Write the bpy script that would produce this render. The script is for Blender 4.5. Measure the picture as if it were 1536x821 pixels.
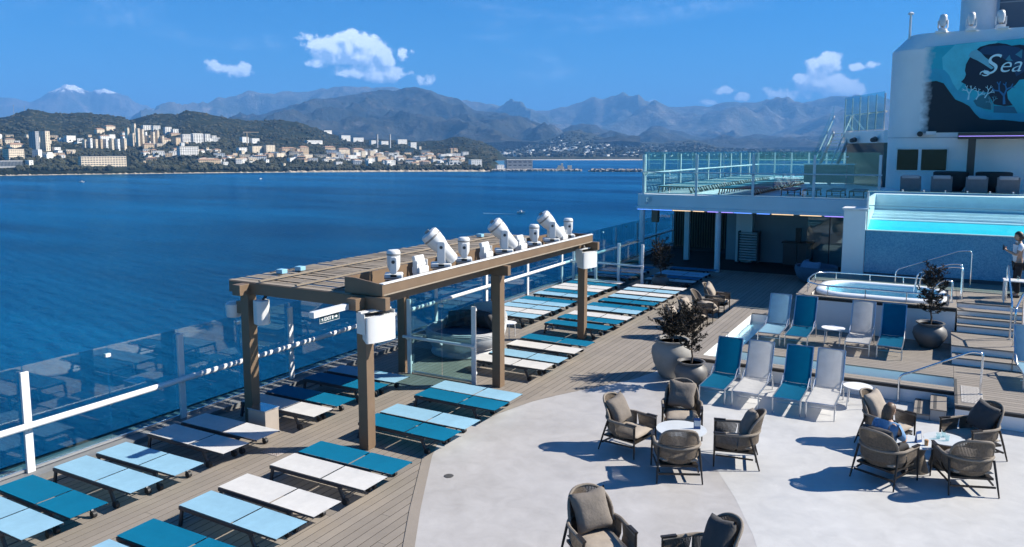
import bpy, bmesh, math, random
from mathutils import Vector, Matrix, noise
R_ = math.radians
random.seed(7)
for o in list(bpy.data.objects): bpy.data.objects.remove(o)
sc = bpy.context.scene
C = sc.collection

# ------------------------------------------------------------------ camera
H = 5.65                      # eye height above the lido deck (deck is z = 0)
SEA = H - 40.0                # sea level
FPX, CX, CY, HOR, VPX = 1160.0, 768.0, 360.0, 225.0, 1420.0
pitch = math.atan((CY - HOR) / FPX)
yaw = math.atan((VPX - CX) / math.hypot(FPX, CY - HOR))
cam = bpy.data.cameras.new('camera'); camo = bpy.data.objects.new('camera', cam); C.objects.link(camo)
camo.location = (0, 0, H)
camo.rotation_euler = (math.pi / 2 - pitch, 0, yaw)
cam.sensor_fit = 'HORIZONTAL'; cam.sensor_width = 36.0
cam.lens = 36.0 * FPX / 1536.0
cam.shift_y = -(410.5 - CY) / 1536.0
cam.clip_start = 0.1; cam.clip_end = 120000
sc.camera = camo
FW = Vector((-math.sin(yaw) * math.cos(pitch), math.cos(yaw) * math.cos(pitch), -math.sin(pitch)))
RT = Vector((math.cos(yaw), math.sin(yaw), 0)); UP = RT.cross(FW)
def far(b, e, R):
    """point at bearing b / elevation e (theodolite units) and horizontal range R metres"""
    d = FW + RT * ((b - CX) / FPX) - UP * ((e - CY) / FPX)
    return Vector((d.x, d.y, d.z)) * (R / math.hypot(d.x, d.y)) + Vector((0, 0, H))

# ------------------------------------------------------------------ world, sun, exposure
SUN_EL = 38.0
SH = Vector((-0.83, -0.555, 0)).normalized()          # direction shadows fall on the deck
w = bpy.data.worlds.new('World'); sc.world = w; w.use_nodes = True
nt = w.node_tree; N = nt.nodes; L = nt.links
for n in list(N): N.remove(n)
def nd(t, **k):
    n = N.new(t)
    for a, b in k.items(): setattr(n, a, b)
    return n
def mth(op, a, b=None, c=None, clamp=False):
    n = N.new('ShaderNodeMath'); n.operation = op; n.use_clamp = clamp
    for i, v in enumerate((a, b, c)):
        if v is None: continue
        if isinstance(v, (int, float)): n.inputs[i].default_value = v
        else: L.new(v, n.inputs[i])
    return n.outputs[0]
sky = nd('ShaderNodeTexSky', sky_type='NISHITA', sun_disc=False)
sky.sun_elevation = R_(SUN_EL)
sun_az = math.atan2(-SH.x, -SH.y)                      # clockwise from +Y
sky.sun_rotation = sun_az
sky.altitude = 300; sky.air_density = 1.0; sky.dust_density = 0.0; sky.ozone_density = 4.0
out = nd('ShaderNodeOutputWorld'); bg = nd('ShaderNodeBackground'); bg.inputs[1].default_value = 0.050
hs = nd('ShaderNodeHueSaturation'); hs.inputs['Saturation'].default_value = 1.12
tn = nd('ShaderNodeMix', data_type='RGBA', blend_type='MULTIPLY'); tn.inputs['Factor'].default_value = 1.0; tn.inputs['B'].default_value = (.36, .80, 1.18, 1)   # cool white balance of the camera
L.new(sky.outputs[0], tn.inputs['A']); L.new(tn.outputs['Result'], hs.inputs['Color'])
# clouds: fair-weather cumulus low over the mountains, as a density field on the sky sphere
tc = nd('ShaderNodeTexCoord')
def cloud_field(vec):
    nz = nd('ShaderNodeTexNoise'); nz.inputs['Scale'].default_value = 34.0; nz.inputs['Detail'].default_value = 7.0; nz.inputs['Roughness'].default_value = 0.56
    L.new(vec, nz.inputs['Vector'])
    n2 = nd('ShaderNodeTexNoise'); n2.inputs['Scale'].default_value = 75.0; n2.inputs['Detail'].default_value = 5.0; n2.inputs['Roughness'].default_value = 0.6
    L.new(vec, n2.inputs['Vector'])
    bl = None
    for (b, e, rx, ry, s) in CLOUDS:
        c = (far(b, e, 1000) - Vector((0, 0, H))).normalized()
        t = Vector((c.y, -c.x, 0)).normalized(); u = t.cross(c)
        d1 = nd('ShaderNodeVectorMath', operation='DOT_PRODUCT'); d1.inputs[1].default_value = t / (rx / FPX)
        d2 = nd('ShaderNodeVectorMath', operation='DOT_PRODUCT'); d2.inputs[1].default_value = u / (ry / FPX)
        d3 = nd('ShaderNodeVectorMath', operation='DOT_PRODUCT'); d3.inputs[1].default_value = c
        for d in (d1, d2, d3): L.new(vec, d.inputs[0])
        dd2 = mth('SUBTRACT', d2.outputs['Value'], c.dot(u) / (ry / FPX))
        q = mth('ADD', mth('MULTIPLY', d1.outputs['Value'], d1.outputs['Value']), mth('MULTIPLY', dd2, dd2))
        f = mth('MULTIPLY', mth('SUBTRACT', 1.0, q), s)
        f = mth('MAXIMUM', f, -2.2)
        f = mth('SUBTRACT', f, mth('MULTIPLY', mth('LESS_THAN', d3.outputs['Value'], 0.0), 4.0))
        bl = f if bl is None else mth('SMOOTH_MAX', bl, f, 0.25)
    a = mth('MULTIPLY_ADD', nz.outputs[0], 2.9, -1.5)
    b2 = mth('MULTIPLY_ADD', n2.outputs[0], 2.6, -1.3)
    return mth('ADD', bl, mth('ADD', a, b2))
CLOUDS = [(500, 74, 42, 20, 1.6), (530, 64, 38, 20, 1.8), (560, 80, 34, 23, 1.8), (525, 84, 44, 16, 1.6), (580, 92, 16, 14, 1.2), (574, 110, 38, 14, 1.3), (530, 107, 32, 11, .9), (478, 95, 20, 9, .8),
          (460, 54, 17, 7, .7), (607, 83, 15, 10, .8), (642, 121, 15, 8, .6), (321, 101, 14, 10, .6), (340, 106, 12, 6, .4), (355, 106, 22, 11, .65),
          (1236, 100, 27, 21, 1.6), (1228, 124, 46, 18, 1.7), (1262, 134, 34, 17, 1.6), (1192, 140, 44, 12, 1.0), (1284, 100, 12, 6, .8), (1308, 98, 12, 6, .8),
          (1085, 136, 17, 7, .8), (1112, 146, 12, 7, .9), (1062, 154, 14, 5, .6), (975, 153, 9, 4, .6)]
fld = cloud_field(tc.outputs['Generated'])
off = nd('ShaderNodeVectorMath', operation='ADD'); off.inputs[1].default_value = (Vector((-SH.x * .45, -SH.y * .45, 0.85)) * 0.011)
L.new(tc.outputs['Generated'], off.inputs[0])
fl2 = cloud_field(off.outputs[0])
dens = nd('ShaderNodeMapRange', interpolation_type='SMOOTHSTEP'); dens.inputs['From Min'].default_value = 0.0; dens.inputs['From Max'].default_value = 0.75
L.new(fld, dens.inputs['Value'])
lit = mth('MULTIPLY_ADD', mth('SUBTRACT', fld, fl2), 1.1, 0.46, clamp=True)
cr = nd('ShaderNodeMix', data_type='RGBA'); cr.inputs['A'].default_value = (5.4, 7.8, 11.8, 1); cr.inputs['B'].default_value = (16, 17.5, 19.5, 1)
L.new(lit, cr.inputs['Factor'])
mx = nd('ShaderNodeMix', data_type='RGBA')
# thin cirrus drifting across the whole sky
cm = nd('ShaderNodeMapping'); cm.inputs['Rotation'].default_value = (0.12, 0.1, yaw + .5); cm.inputs['Scale'].default_value = (1.2, 4.0, 9.0); L.new(tc.outputs['Generated'], cm.inputs['Vector'])
cn_ = nd('ShaderNodeTexNoise'); cn_.inputs['Scale'].default_value = 1.6; cn_.inputs['Detail'].default_value = 7; cn_.inputs['Roughness'].default_value = .62; cn_.inputs['Distortion'].default_value = .5; L.new(cm.outputs[0], cn_.inputs['Vector'])
ci = nd('ShaderNodeMapRange', interpolation_type='SMOOTHSTEP'); ci.inputs['From Min'].default_value = .52; ci.inputs['From Max'].default_value = .82; ci.inputs['To Max'].default_value = .22; L.new(cn_.outputs[0], ci.inputs['Value'])
L.new(mth('MAXIMUM', mth('MULTIPLY', dens.outputs[0], 0.95), ci.outputs[0]), mx.inputs['Factor']); L.new(hs.outputs[0], mx.inputs['A']); L.new(cr.outputs['Result'], mx.inputs['B'])
w.cycles.sampling_method = 'MANUAL'; w.cycles.sample_map_resolution = 512
L.new(mx.outputs['Result'], bg.inputs[0]); L.new(bg.outputs[0], out.inputs[0])

sl = bpy.data.lights.new('sun', 'SUN'); sl.energy = 5.0; sl.angle = R_(0.53); sl.color = (1.0, 0.945, 0.84)
so = bpy.data.objects.new('sun', sl); C.objects.link(so)
so.rotation_euler = Vector((SH.x, SH.y, -math.tan(R_(SUN_EL)))).to_track_quat('-Z', 'Y').to_euler()
so.location = (30, 30, 60)
sc.view_settings.view_transform = 'Standard'; sc.view_settings.look = 'None'
sc.view_settings.exposure = 1.15; sc.view_settings.gamma = 1.0; sc.view_settings.use_curve_mapping = False
cy = sc.cycles
cy.max_bounces = 8; cy.diffuse_bounces = 3; cy.glossy_bounces = 4; cy.transmission_bounces = 6; cy.volume_bounces = 0
cy.transparent_max_bounces = 40; cy.caustics_reflective = False; cy.caustics_refractive = False
cy.sample_clamp_indirect = 6.0; cy.use_denoising = True; cy.use_adaptive_sampling = True; cy.adaptive_threshold = .015

# ------------------------------------------------------------------ materials
MATS = {}
def mat(name, col, rough=0.6, metal=0.0, var=0.0, vscale=4.0, bump=0.0, bscale=60.0, spec=0.5, trans=0.0, coords='Object', col2=None, emis=None, coat=0.0):
    if name in MATS: return MATS[name]
    m = bpy.data.materials.new(name); m.use_nodes = True
    t = m.node_tree; b = t.nodes['Principled BSDF']
    b.inputs['Base Color'].default_value = (*col, 1); b.inputs['Roughness'].default_value = rough; b.inputs['Metallic'].default_value = metal
    b.inputs['Specular IOR Level'].default_value = spec
    b.inputs['Coat Weight'].default_value = coat
    if emis: b.inputs['Emission Color'].default_value = (*emis[0], 1); b.inputs['Emission Strength'].default_value = emis[1]
    if var or bump:
        tcn = t.nodes.new('ShaderNodeTexCoord')
        if coords == 'World':
            g = t.nodes.new('ShaderNodeNewGeometry'); src = g.outputs['Position']
        else: src = tcn.outputs['Object']
    if var:
        nz = t.nodes.new('ShaderNodeTexNoise'); nz.inputs['Scale'].default_value = vscale; nz.inputs['Detail'].default_value = 6; nz.inputs['Roughness'].default_value = .65
        t.links.new(src, nz.inputs['Vector'])
        r = t.nodes.new('ShaderNodeValToRGB'); r.color_ramp.elements[0].position = .32; r.color_ramp.elements[1].position = .7
        c2 = col2 or tuple(min(1, c * (1 + var)) for c in col); c1 = tuple(c * (1 - var) for c in col) if not col2 else col
        r.color_ramp.elements[0].color = (*c1, 1); r.color_ramp.elements[1].color = (*c2, 1)
        t.links.new(nz.outputs[0], r.inputs[0]); t.links.new(r.outputs[0], b.inputs['Base Color'])
        rr = t.nodes.new('ShaderNodeMapRange'); rr.inputs['To Min'].default_value = max(0.02, rough * .85); rr.inputs['To Max'].default_value = min(1, rough * 1.15)
        t.links.new(nz.outputs[0], rr.inputs[0]); t.links.new(rr.outputs[0], b.inputs['Roughness'])
    if bump:
        n2 = t.nodes.new('ShaderNodeTexNoise'); n2.inputs['Scale'].default_value = bscale; n2.inputs['Detail'].default_value = 4
        t.links.new(src, n2.inputs['Vector'])
        bp = t.nodes.new('ShaderNodeBump'); bp.inputs['Strength'].default_value = bump; bp.inputs['Distance'].default_value = 0.01
        t.links.new(n2.outputs[0], bp.inputs['Height']); t.links.new(bp.outputs[0], b.inputs['Normal'])
    MATS[name] = m; return m
def glass_mat(name, tint, refl=1.0, ior=1.45):
    m = bpy.data.materials.new(name); m.use_nodes = True; t = m.node_tree; t.nodes.clear()
    o = t.nodes.new('ShaderNodeOutputMaterial'); mxs = t.nodes.new('ShaderNodeMixShader'); tr = t.nodes.new('ShaderNodeBsdfTransparent'); gl = t.nodes.new('ShaderNodeBsdfGlossy')
    fr = t.nodes.new('ShaderNodeFresnel'); fr.inputs[0].default_value = ior
    tr.inputs[0].default_value = (*tint, 1); gl.inputs['Roughness'].default_value = 0.0; gl.inputs['Color'].default_value = (refl, refl, refl, 1)
    g = t.nodes.new('ShaderNodeNewGeometry')
    # the same reflectance whichever side of the pane is entered
    mr = t.nodes.new('ShaderNodeMapRange'); mr.inputs['To Min'].default_value = ior; mr.inputs['To Max'].default_value = 1 / ior
    t.links.new(g.outputs['Backfacing'], mr.inputs['Value']); t.links.new(mr.outputs[0], fr.inputs[0])
    t.links.new(fr.outputs[0], mxs.inputs[0]); t.links.new(tr.outputs[0], mxs.inputs[1]); t.links.new(gl.outputs[0], mxs.inputs[2]); t.links.new(mxs.outputs[0], o.inputs[0])
    MATS[name] = m; return m
def wood_mat(name, col, var=0.18, rough=0.7):
    """weathered composite board: each board (object) its own tone, fine grain along it"""
    m = bpy.data.materials.new(name); m.use_nodes = True; t = m.node_tree; b = t.nodes['Principled BSDF']; b.inputs['Roughness'].default_value = rough
    oi = t.nodes.new('ShaderNodeObjectInfo'); g = t.nodes.new('ShaderNodeNewGeometry')
    nz = t.nodes.new('ShaderNodeTexNoise'); nz.inputs['Scale'].default_value = 1.1; nz.inputs['Detail'].default_value = 6; nz.inputs['Roughness'].default_value = .7
    t.links.new(g.outputs['Position'], nz.inputs['Vector'])
    fn = t.nodes.new('ShaderNodeTexNoise'); fn.inputs['Scale'].default_value = 45; fn.inputs['Detail'].default_value = 3
    t.links.new(g.outputs['Position'], fn.inputs['Vector'])
    a = t.nodes.new('ShaderNodeMath'); a.operation = 'MULTIPLY_ADD'; a.inputs[1].default_value = var; a.inputs[2].default_value = 1 - var / 2
    t.links.new(oi.outputs['Random'], a.inputs[0])
    b2 = t.nodes.new('ShaderNodeMath'); b2.operation = 'MULTIPLY_ADD'; b2.inputs[1].default_value = .5; b2.inputs[2].default_value = -.25
    t.links.new(nz.outputs[0], b2.inputs[0])
    b3 = t.nodes.new('ShaderNodeMath'); b3.operation = 'MULTIPLY_ADD'; b3.inputs[1].default_value = .3; b3.inputs[2].default_value = -.15
    t.links.new(fn.outputs[0], b3.inputs[0])
    s = t.nodes.new('ShaderNodeMath'); s.operation = 'ADD'; t.links.new(a.outputs[0], s.inputs[0]); t.links.new(b2.outputs[0], s.inputs[1])
    s2 = t.nodes.new('ShaderNodeMath'); s2.operation = 'ADD'; t.links.new(s.outputs[0], s2.inputs[0]); t.links.new(b3.outputs[0], s2.inputs[1])
    vm = t.nodes.new('ShaderNodeVectorMath'); vm.operation = 'SCALE'; vm.inputs[0].default_value = col; t.links.new(s2.outputs[0], vm.inputs['Scale'])
    t.links.new(vm.outputs[0], b.inputs['Base Color'])
    bp = t.nodes.new('ShaderNodeBump'); bp.inputs['Strength'].default_value = .15; bp.inputs['Distance'].default_value = .01; t.links.new(fn.outputs[0], bp.inputs['Height']); t.links.new(bp.outputs[0], b.inputs['Normal'])
    MATS[name] = m; return m

plank_m = wood_mat('deck_board', (.225, .194, .163))
under_m = mat('board_gap', (.02, .018, .016), .9)
white_m = mat('white_paint', (.72, .715, .71), .38, var=.05, vscale=2.5)
wall_m = mat('painted_steel_wall', (.84, .82, .80), .5, var=.05, vscale=.6, bump=.02, bscale=3)
plastic_m = mat('white_plastic', (.66, .66, .65), .32, var=.03, vscale=8)
brown_m = mat('bronze_paint', (.165, .110, .068), .55, var=.1, vscale=3, bump=.05)
slat_m = wood_mat('pergola_slat', (.25, .205, .155), .35)
alu_m = mat('brushed_aluminium', (.55, .57, .6), .32, 1.0, var=.05, vscale=12)
steel_m = mat('polished_steel', (.72, .73, .75), .14, 1.0)
dkmet_m = mat('charcoal_metal', (.045, .052, .062), .42, .35, var=.15, vscale=20)
leg_m = mat('dark_bronze_metal', (.028, .022, .018), .45, .3)
def sling(name, col, thru=.28):
    """open weave sling: sun behind it glows through"""
    m = mat(name, col, .8, var=.07, vscale=5, bump=.25, bscale=420, spec=.15); t = m.node_tree; b = t.nodes['Principled BSDF']; o = t.nodes['Material Output']
    tr = t.nodes.new('ShaderNodeBsdfTranslucent'); ms = t.nodes.new('ShaderNodeMixShader'); ms.inputs[0].default_value = thru
    t.links.new(b.inputs['Base Color'].links[0].from_socket, tr.inputs[0]); t.links.new(b.outputs[0], ms.inputs[1]); t.links.new(tr.outputs[0], ms.inputs[2]); t.links.new(ms.outputs[0], o.inputs[0]); return m
teal_m = sling('teal_sling', (.002, .165, .30)); lblue_m = sling('pale_blue_sling', (.30, .53, .68)); wht_m = sling('white_sling', (.70, .685, .665)); grey_m = sling('grey_sling', (.22, .225, .235))
navy_m = sling('blue_sling', (.002, .145, .275), .5); cwht_m = sling('sheer_white_sling', (.74, .725, .705), .55); clb_m = sling('sheer_pale_blue_sling', (.30, .53, .68), .5)
rope_m = mat('woven_rope', (.135, .105, .078), .85, var=.35, vscale=38, bump=.4, bscale=240)
rope2_m = mat('woven_rim', (.21, .175, .14), .8, var=.25, vscale=60, bump=.4, bscale=200)
cush_m = mat('taupe_cushion', (.165, .14, .118), .9, var=.12, vscale=9, bump=.5, bscale=30)
cush2_m = mat('sand_cushion', (.31, .262, .215), .9, var=.1, vscale=9, bump=.4, bscale=30)
charc_m = mat('charcoal_cushion', (.055, .052, .052), .9, var=.15, vscale=9, bump=.5, bscale=30)
pot_m = mat('grey_planter', (.13, .122, .115), .5, var=.12, vscale=2.2, bump=.03)
pot2_m = mat('stone_planter', (.30, .285, .262), .7, var=.12, vscale=2.2, bump=.05)
soil_m = mat('soil', (.10, .075, .05), .95, var=.5, vscale=25, bump=.8)
bark_m = mat('bark', (.10, .07, .05), .9, var=.4, vscale=18, bump=.6)
leaf_m = mat('dark_leaves', (.020, .017, .012), .65, var=.6, vscale=30, coords='World', spec=.25)
rubber_m = mat('black_rubber', (.015, .015, .017), .6)
black_m = mat('black_plastic', (.012, .012, .014), .4)
glass_m = glass_mat('tinted_glass', (.66, .86, .89), ior=1.55)
glass2_m = glass_mat('clear_glass', (.86, .95, .96), ior=1.5)
win_m = mat('dark_window', (.006, .007, .009), .1, spec=.3)

# ------------------------------------------------------------------ mesh helpers
class MB:
    def __init__(s): s.v = []; s.f = []
    def add(s, vs, fs):
        o = len(s.v); s.v += [tuple(v) for v in vs]; s.f += [tuple(i + o for i in f) for f in fs]; return s
    def box(s, x0, x1, y0, y1, z0, z1, M=None):
        vs = [Vector((x, y, z)) for z in (z0, z1) for y in (y0, y1) for x in (x0, x1)]
        if M: vs = [M @ v for v in vs]
        return s.add(vs, [(0, 2, 3, 1), (4, 5, 7, 6), (0, 1, 5, 4), (2, 6, 7, 3), (0, 4, 6, 2), (1, 3, 7, 5)])
    def bar(s, p, q, w, h, up=(0, 0, 1)):
        p = Vector(p); q = Vector(q); d = (q - p); l = d.length; d.normalize()
        sd = d.cross(Vector(up)); sd = sd.normalized() if sd.length > 1e-6 else Vector((1, 0, 0)); u = sd.cross(d)
        M = Matrix((sd, d, u)).transposed().to_4x4(); M.translation = p
        return s.box(-w / 2, w / 2, 0, l, -h / 2, h / 2, M)
    def cyl(s, p, q, r0, r1=None, n=10, caps=True):
        r1 = r0 if r1 is None else r1
        p = Vector(p); q = Vector(q); d = (q - p).normalized(); a = d.orthogonal().normalized(); b = d.cross(a)
        vs = [p + (a * math.cos(t) + b * math.sin(t)) * r0 for t in [2 * math.pi * i / n for i in range(n)]] + [q + (a * math.cos(t) + b * math.sin(t)) * r1 for t in [2 * math.pi * i / n for i in range(n)]]
        fs = [(i, (i + 1) % n, n + (i + 1) % n, n + i) for i in range(n)]
        if caps: fs += [tuple(range(n - 1, -1, -1)), tuple(range(n, 2 * n))]
        return s.add(vs, fs)
    def tube(s, pts, r, n=8, closed=False, flat=1.0):
        pts = [Vector(p) for p in pts]; m = len(pts); rs = r if isinstance(r, (list, tuple)) else [r] * m
        vs = []; prev = None
        for i, p in enumerate(pts):
            a = pts[(i - 1) % m] if (i or closed) else p; b = pts[(i + 1) % m] if (i < m - 1 or closed) else p
            d = (b - a).normalized()
            if prev is None: u = d.orthogonal().normalized() if abs(d.z) > .95 else d.cross(Vector((0, 0, 1))).normalized()
            else: u = (prev - d * prev.dot(d)).normalized()
            prev = u; v = d.cross(u)
            vs += [p + (u * math.cos(t) * flat + v * math.sin(t)) * rs[i] for t in [2 * math.pi * k / n for k in range(n)]]
        fs = []
        for i in range(m if closed else m - 1):
            j = (i + 1) % m
            fs += [(i * n + k, i * n + (k + 1) % n, j * n + (k + 1) % n, j * n + k) for k in range(n)]
        if not closed: fs += [tuple(range(n - 1, -1, -1)), tuple(range((m - 1) * n, m * n))]
        return s.add(vs, fs)
    def lathe(s, prof, c=(0, 0, 0), n=24, sx=1, sy=1, M=None):
        vs = []
        for (r, z) in prof:
            for k in range(n):
                t = 2 * math.pi * k / n; v = Vector((c[0] + r * math.cos(t) * sx, c[1] + r * math.sin(t) * sy, c[2] + z)); vs.append(M @ v if M else v)
        fs = [(i * n + k, i * n + (k + 1) % n, (i + 1) * n + (k + 1) % n, (i + 1) * n + k) for i in range(len(prof) - 1) for k in range(n)]
        if prof[0][0] > 1e-6: fs.append(tuple(range(n - 1, -1, -1)))
        if prof[-1][0] > 1e-6: fs.append(tuple(range((len(prof) - 1) * n, len(prof) * n)))
        return s.add(vs, fs)
    def prism(s, pts, a, b, axis='z', M=None):
        n = len(pts)
        mk = {'z': lambda p, t: Vector((p[0], p[1], t)), 'y': lambda p, t: Vector((p[0], t, p[1])), 'x': lambda p, t: Vector((t, p[0], p[1]))}[axis]
        vs = [mk(p, a) for p in pts] + [mk(p, b) for p in pts]
        if M: vs = [M @ v for v in vs]
        return s.add(vs, [tuple(range(n - 1, -1, -1)), tuple(range(n, 2 * n))] + [(i, (i + 1) % n, n + (i + 1) % n, n + i) for i in range(n)])
    def grid(s, fn, nu, nv):
        vs = [fn(i / nu, j / nv) for j in range(nv + 1) for i in range(nu + 1)]
        return s.add(vs, [(j * (nu + 1) + i, j * (nu + 1) + i + 1, (j + 1) * (nu + 1) + i + 1, (j + 1) * (nu + 1) + i) for j in range(nv) for i in range(nu)])
    def mesh(s, name, m, smooth=False):
        me = bpy.data.meshes.new(name); me.from_pydata(s.v, [], s.f); me.materials.append(m)
        bm = bmesh.new(); bm.from_mesh(me); bmesh.ops.recalc_face_normals(bm, faces=bm.faces); bm.to_mesh(me); bm.free()
        if smooth:
            me.polygons.foreach_set('use_smooth', [True] * len(me.polygons)); me.set_sharp_from_angle(angle=R_(42))
        return me
    def build(s, name, m, parent=None, smooth=False, bevel=0, loc=None):
        return put(name, s.mesh(name, m, smooth), parent, bevel, loc)
def put(name, me, parent=None, bevel=0, loc=None):
    o = bpy.data.objects.new(name, me); C.objects.link(o)
    if parent: o.parent = parent
    if loc: o.location = loc
    if bevel:
        b = o.modifiers.new('bevel', 'BEVEL'); b.width = bevel; b.segments = 2; b.limit_method = 'ANGLE'; b.angle_limit = R_(40); b.harden_normals = False
    return o
def tag(o, label, cat, group=None):
    o['label'] = label; o['category'] = cat
    if group: o['group'] = group
    return o
def thing(name, label, cat, loc=(0, 0, 0), rz=0, group=None):
    o = bpy.data.objects.new(name, None); C.objects.link(o); o.empty_display_size = .2
    o.location = loc; o.rotation_euler = (0, 0, rz)
    return tag(o, label, cat, group)
def struct(o, kind='structure'): o['kind'] = kind; return o
KIDS = {}
def dup(root, loc, rz, label, group=None, mats=None):
    r = root.copy(); C.objects.link(r); r.location = loc; r.rotation_euler = (0, 0, rz); tag(r, label, root['category'], group)
    kids = [c for c in bpy.data.objects if c.parent == root] if root.name not in KIDS else KIDS[root.name]
    KIDS[root.name] = kids
    for ch in kids:
        c = ch.copy(); C.objects.link(c); c.parent = r
        if mats and ch.name.split('.')[0] in mats: c.data = mats[ch.name.split('.')[0]]
        g = KIDS.setdefault('>' + ch.name, [x for x in bpy.data.objects if x.parent == ch])
        for k in g:
            d = k.copy(); C.objects.link(d); d.parent = c
    return r
def rrect(x0, x1, y0, y1, r, n=5):
    pts = []
    for cx, cy, a in ((x1 - r, y1 - r, 0), (x0 + r, y1 - r, 90), (x0 + r, y0 + r, 180), (x1 - r, y0 + r, 270)):
        pts += [(cx + r * math.cos(R_(a + 90 * k / n)), cy + r * math.sin(R_(a + 90 * k / n))) for k in range(n + 1)]
    return pts
ORD = ['first', 'second', 'third', 'fourth', 'fifth', 'sixth', 'seventh', 'eighth', 'ninth', 'tenth', 'eleventh', 'twelfth', 'thirteenth', 'fourteenth', 'fifteenth', 'sixteenth', 'seventeenth', 'eighteenth', 'nineteenth', 'twentieth']

# ================================================================== THE SETTING
# ---- sea
def sea_mat():
    m = bpy.data.materials.new('sea_water'); m.use_nodes = True; t = m.node_tree; b = t.nodes['Principled BSDF']
    g = t.nodes.new('ShaderNodeNewGeometry')
    b.inputs['Roughness'].default_value = .17; b.inputs['IOR'].default_value = 1.33; b.inputs['Specular IOR Level'].default_value = .36
    big = t.nodes.new('ShaderNodeTexNoise'); big.inputs['Scale'].default_value = .006; big.inputs['Detail'].default_value = 7; big.inputs['Roughness'].default_value = .62
    mp = t.nodes.new('ShaderNodeMapping'); mp.inputs['Rotation'].default_value = (0, 0, yaw); mp.inputs['Scale'].default_value = (.35, 1.6, 1)
    t.links.new(g.outputs['Position'], mp.inputs['Vector']); t.links.new(mp.outputs[0], big.inputs['Vector'])
    r = t.nodes.new('ShaderNodeValToRGB'); r.color_ramp.elements[0].position = .38; r.color_ramp.elements[1].position = .68
    r.color_ramp.elements[0].color = (.0, .026, .078, 1); r.color_ramp.elements[1].color = (.0, .090, .19, 1)
    t.links.new(big.outputs[0], r.inputs[0])
    rr = t.nodes.new('ShaderNodeMapRange'); rr.inputs['From Min'].default_value = .35; rr.inputs['From Max'].default_value = .7; rr.inputs['To Min'].default_value = .12; rr.inputs['To Max'].default_value = .26
    t.links.new(big.outputs[0], rr.inputs[0])
    n1 = t.nodes.new('ShaderNodeTexNoise'); n1.inputs['Scale'].default_value = .22; n1.inputs['Detail'].default_value = 8; n1.inputs['Roughness'].default_value = .62
    mp2 = t.nodes.new('ShaderNodeMapping'); mp2.inputs['Rotation'].default_value = (0, 0, yaw + .5); mp2.inputs['Scale'].default_value = (.55, 1.5, 1)
    t.links.new(g.outputs['Position'], mp2.inputs['Vector']); t.links.new(mp2.outputs[0], n1.inputs['Vector'])
    wv = t.nodes.new('ShaderNodeTexWave'); wv.inputs['Scale'].default_value = .07; wv.inputs['Distortion'].default_value = 3.5; wv.inputs['Detail'].default_value = 2; wv.bands_direction = 'Y'
    mp3 = t.nodes.new('ShaderNodeMapping'); mp3.inputs['Rotation'].default_value = (0, 0, yaw - .25)
    t.links.new(g.outputs['Position'], mp3.inputs['Vector']); t.links.new(mp3.outputs[0], wv.inputs['Vector'])
    ad = t.nodes.new('ShaderNodeMath'); ad.operation = 'MULTIPLY_ADD'; ad.inputs[1].default_value = .12; t.links.new(wv.outputs[0], ad.inputs[0]); t.links.new(n1.outputs[0], ad.inputs[2])
    bp = t.nodes.new('ShaderNodeBump'); bp.inputs['Strength'].default_value = 1.0; bp.inputs['Distance'].default_value = 1.7
    t.links.new(ad.outputs[0], bp.inputs['Height'])
    # body colour of the water plus a surface reflection, cool tinted as through a polarising lens
    o = t.nodes['Material Output']; df = t.nodes.new('ShaderNodeBsdfDiffuse'); gl = t.nodes.new('ShaderNodeBsdfGlossy'); fr = t.nodes.new('ShaderNodeFresnel'); fr.inputs[0].default_value = 1.33; ms = t.nodes.new('ShaderNodeMixShader')
    gl.inputs['Color'].default_value = (.30, .72, .95, 1); t.links.new(r.outputs[0], df.inputs['Color']); t.links.new(rr.outputs[0], gl.inputs['Roughness'])
    for n in (df, gl, fr): t.links.new(bp.outputs[0], n.inputs['Normal'])
    t.links.new(fr.outputs[0], ms.inputs[0]); t.links.new(df.outputs[0], ms.inputs[1]); t.links.new(gl.outputs[0], ms.inputs[2]); t.links.new(ms.outputs[0], o.inputs[0]); t.nodes.remove(b)
    return m
struct(MB().add([(-33000, -560, SEA), (25500, -560, SEA), (25500, 29500, SEA), (-33000, 29500, SEA)], [(0, 1, 2, 3)]).build('sea', sea_mat()))

# ---- ship: hull block and lido deck
RAILX = -13.85
def plank_area(parent, x0, x1, y0, y1, ztop, along='y', wd=.145, gap=.013, th=.03, seg=None, m=None):
    """individual boards laid over a rectangle; alike boards share one mesh"""
    m = m or plank_m; k = 0
    MB().box(x0 + .03, x1 - .03, y0 + .03, y1 - .03, ztop - .012, ztop - .004).build('caulking', under_m, parent)
    a0, a1, b0, b1 = (x0, x1, y0, y1) if along == 'y' else (y0, y1, x0, x1)
    n = max(1, round((a1 - a0) / (wd + gap))); p = (a1 - a0) / n; cache = {}
    for i in range(n):
        c = a0 + p * (i + .5); cuts = [b0, b1]
        if seg and b1 - b0 > seg * 1.4:
            cuts = [b0]; t = b0 + seg * (.35 + .65 * ((i * 0.618) % 1))
            while t < b1 - .6: cuts.append(t); t += seg
            cuts.append(b1)
        for u, v in zip(cuts, cuts[1:]):
            l = round(v - u - .006, 3)
            if l not in cache:
                wdt = p - gap
                cache[l] = (MB().box(-wdt / 2, wdt / 2, -l / 2, l / 2, -th, 0) if along == 'y' else MB().box(-l / 2, l / 2, -wdt / 2, wdt / 2, -th, 0)).mesh('plank', m)
            o = put('plank', cache[l], parent); mid = (u + v) / 2
            o.location = (c, mid, ztop) if along == 'y' else (mid, c, ztop)
hull = struct(MB().box(-14.05, 16, -30, 70, SEA - 6, -.6).build('hull', mat('hull_paint', (.7, .72, .74), .5)))
deck = struct(MB().box(-14.5, 14, -6, 66, -.55, -.034).build('deck', under_m))
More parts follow.
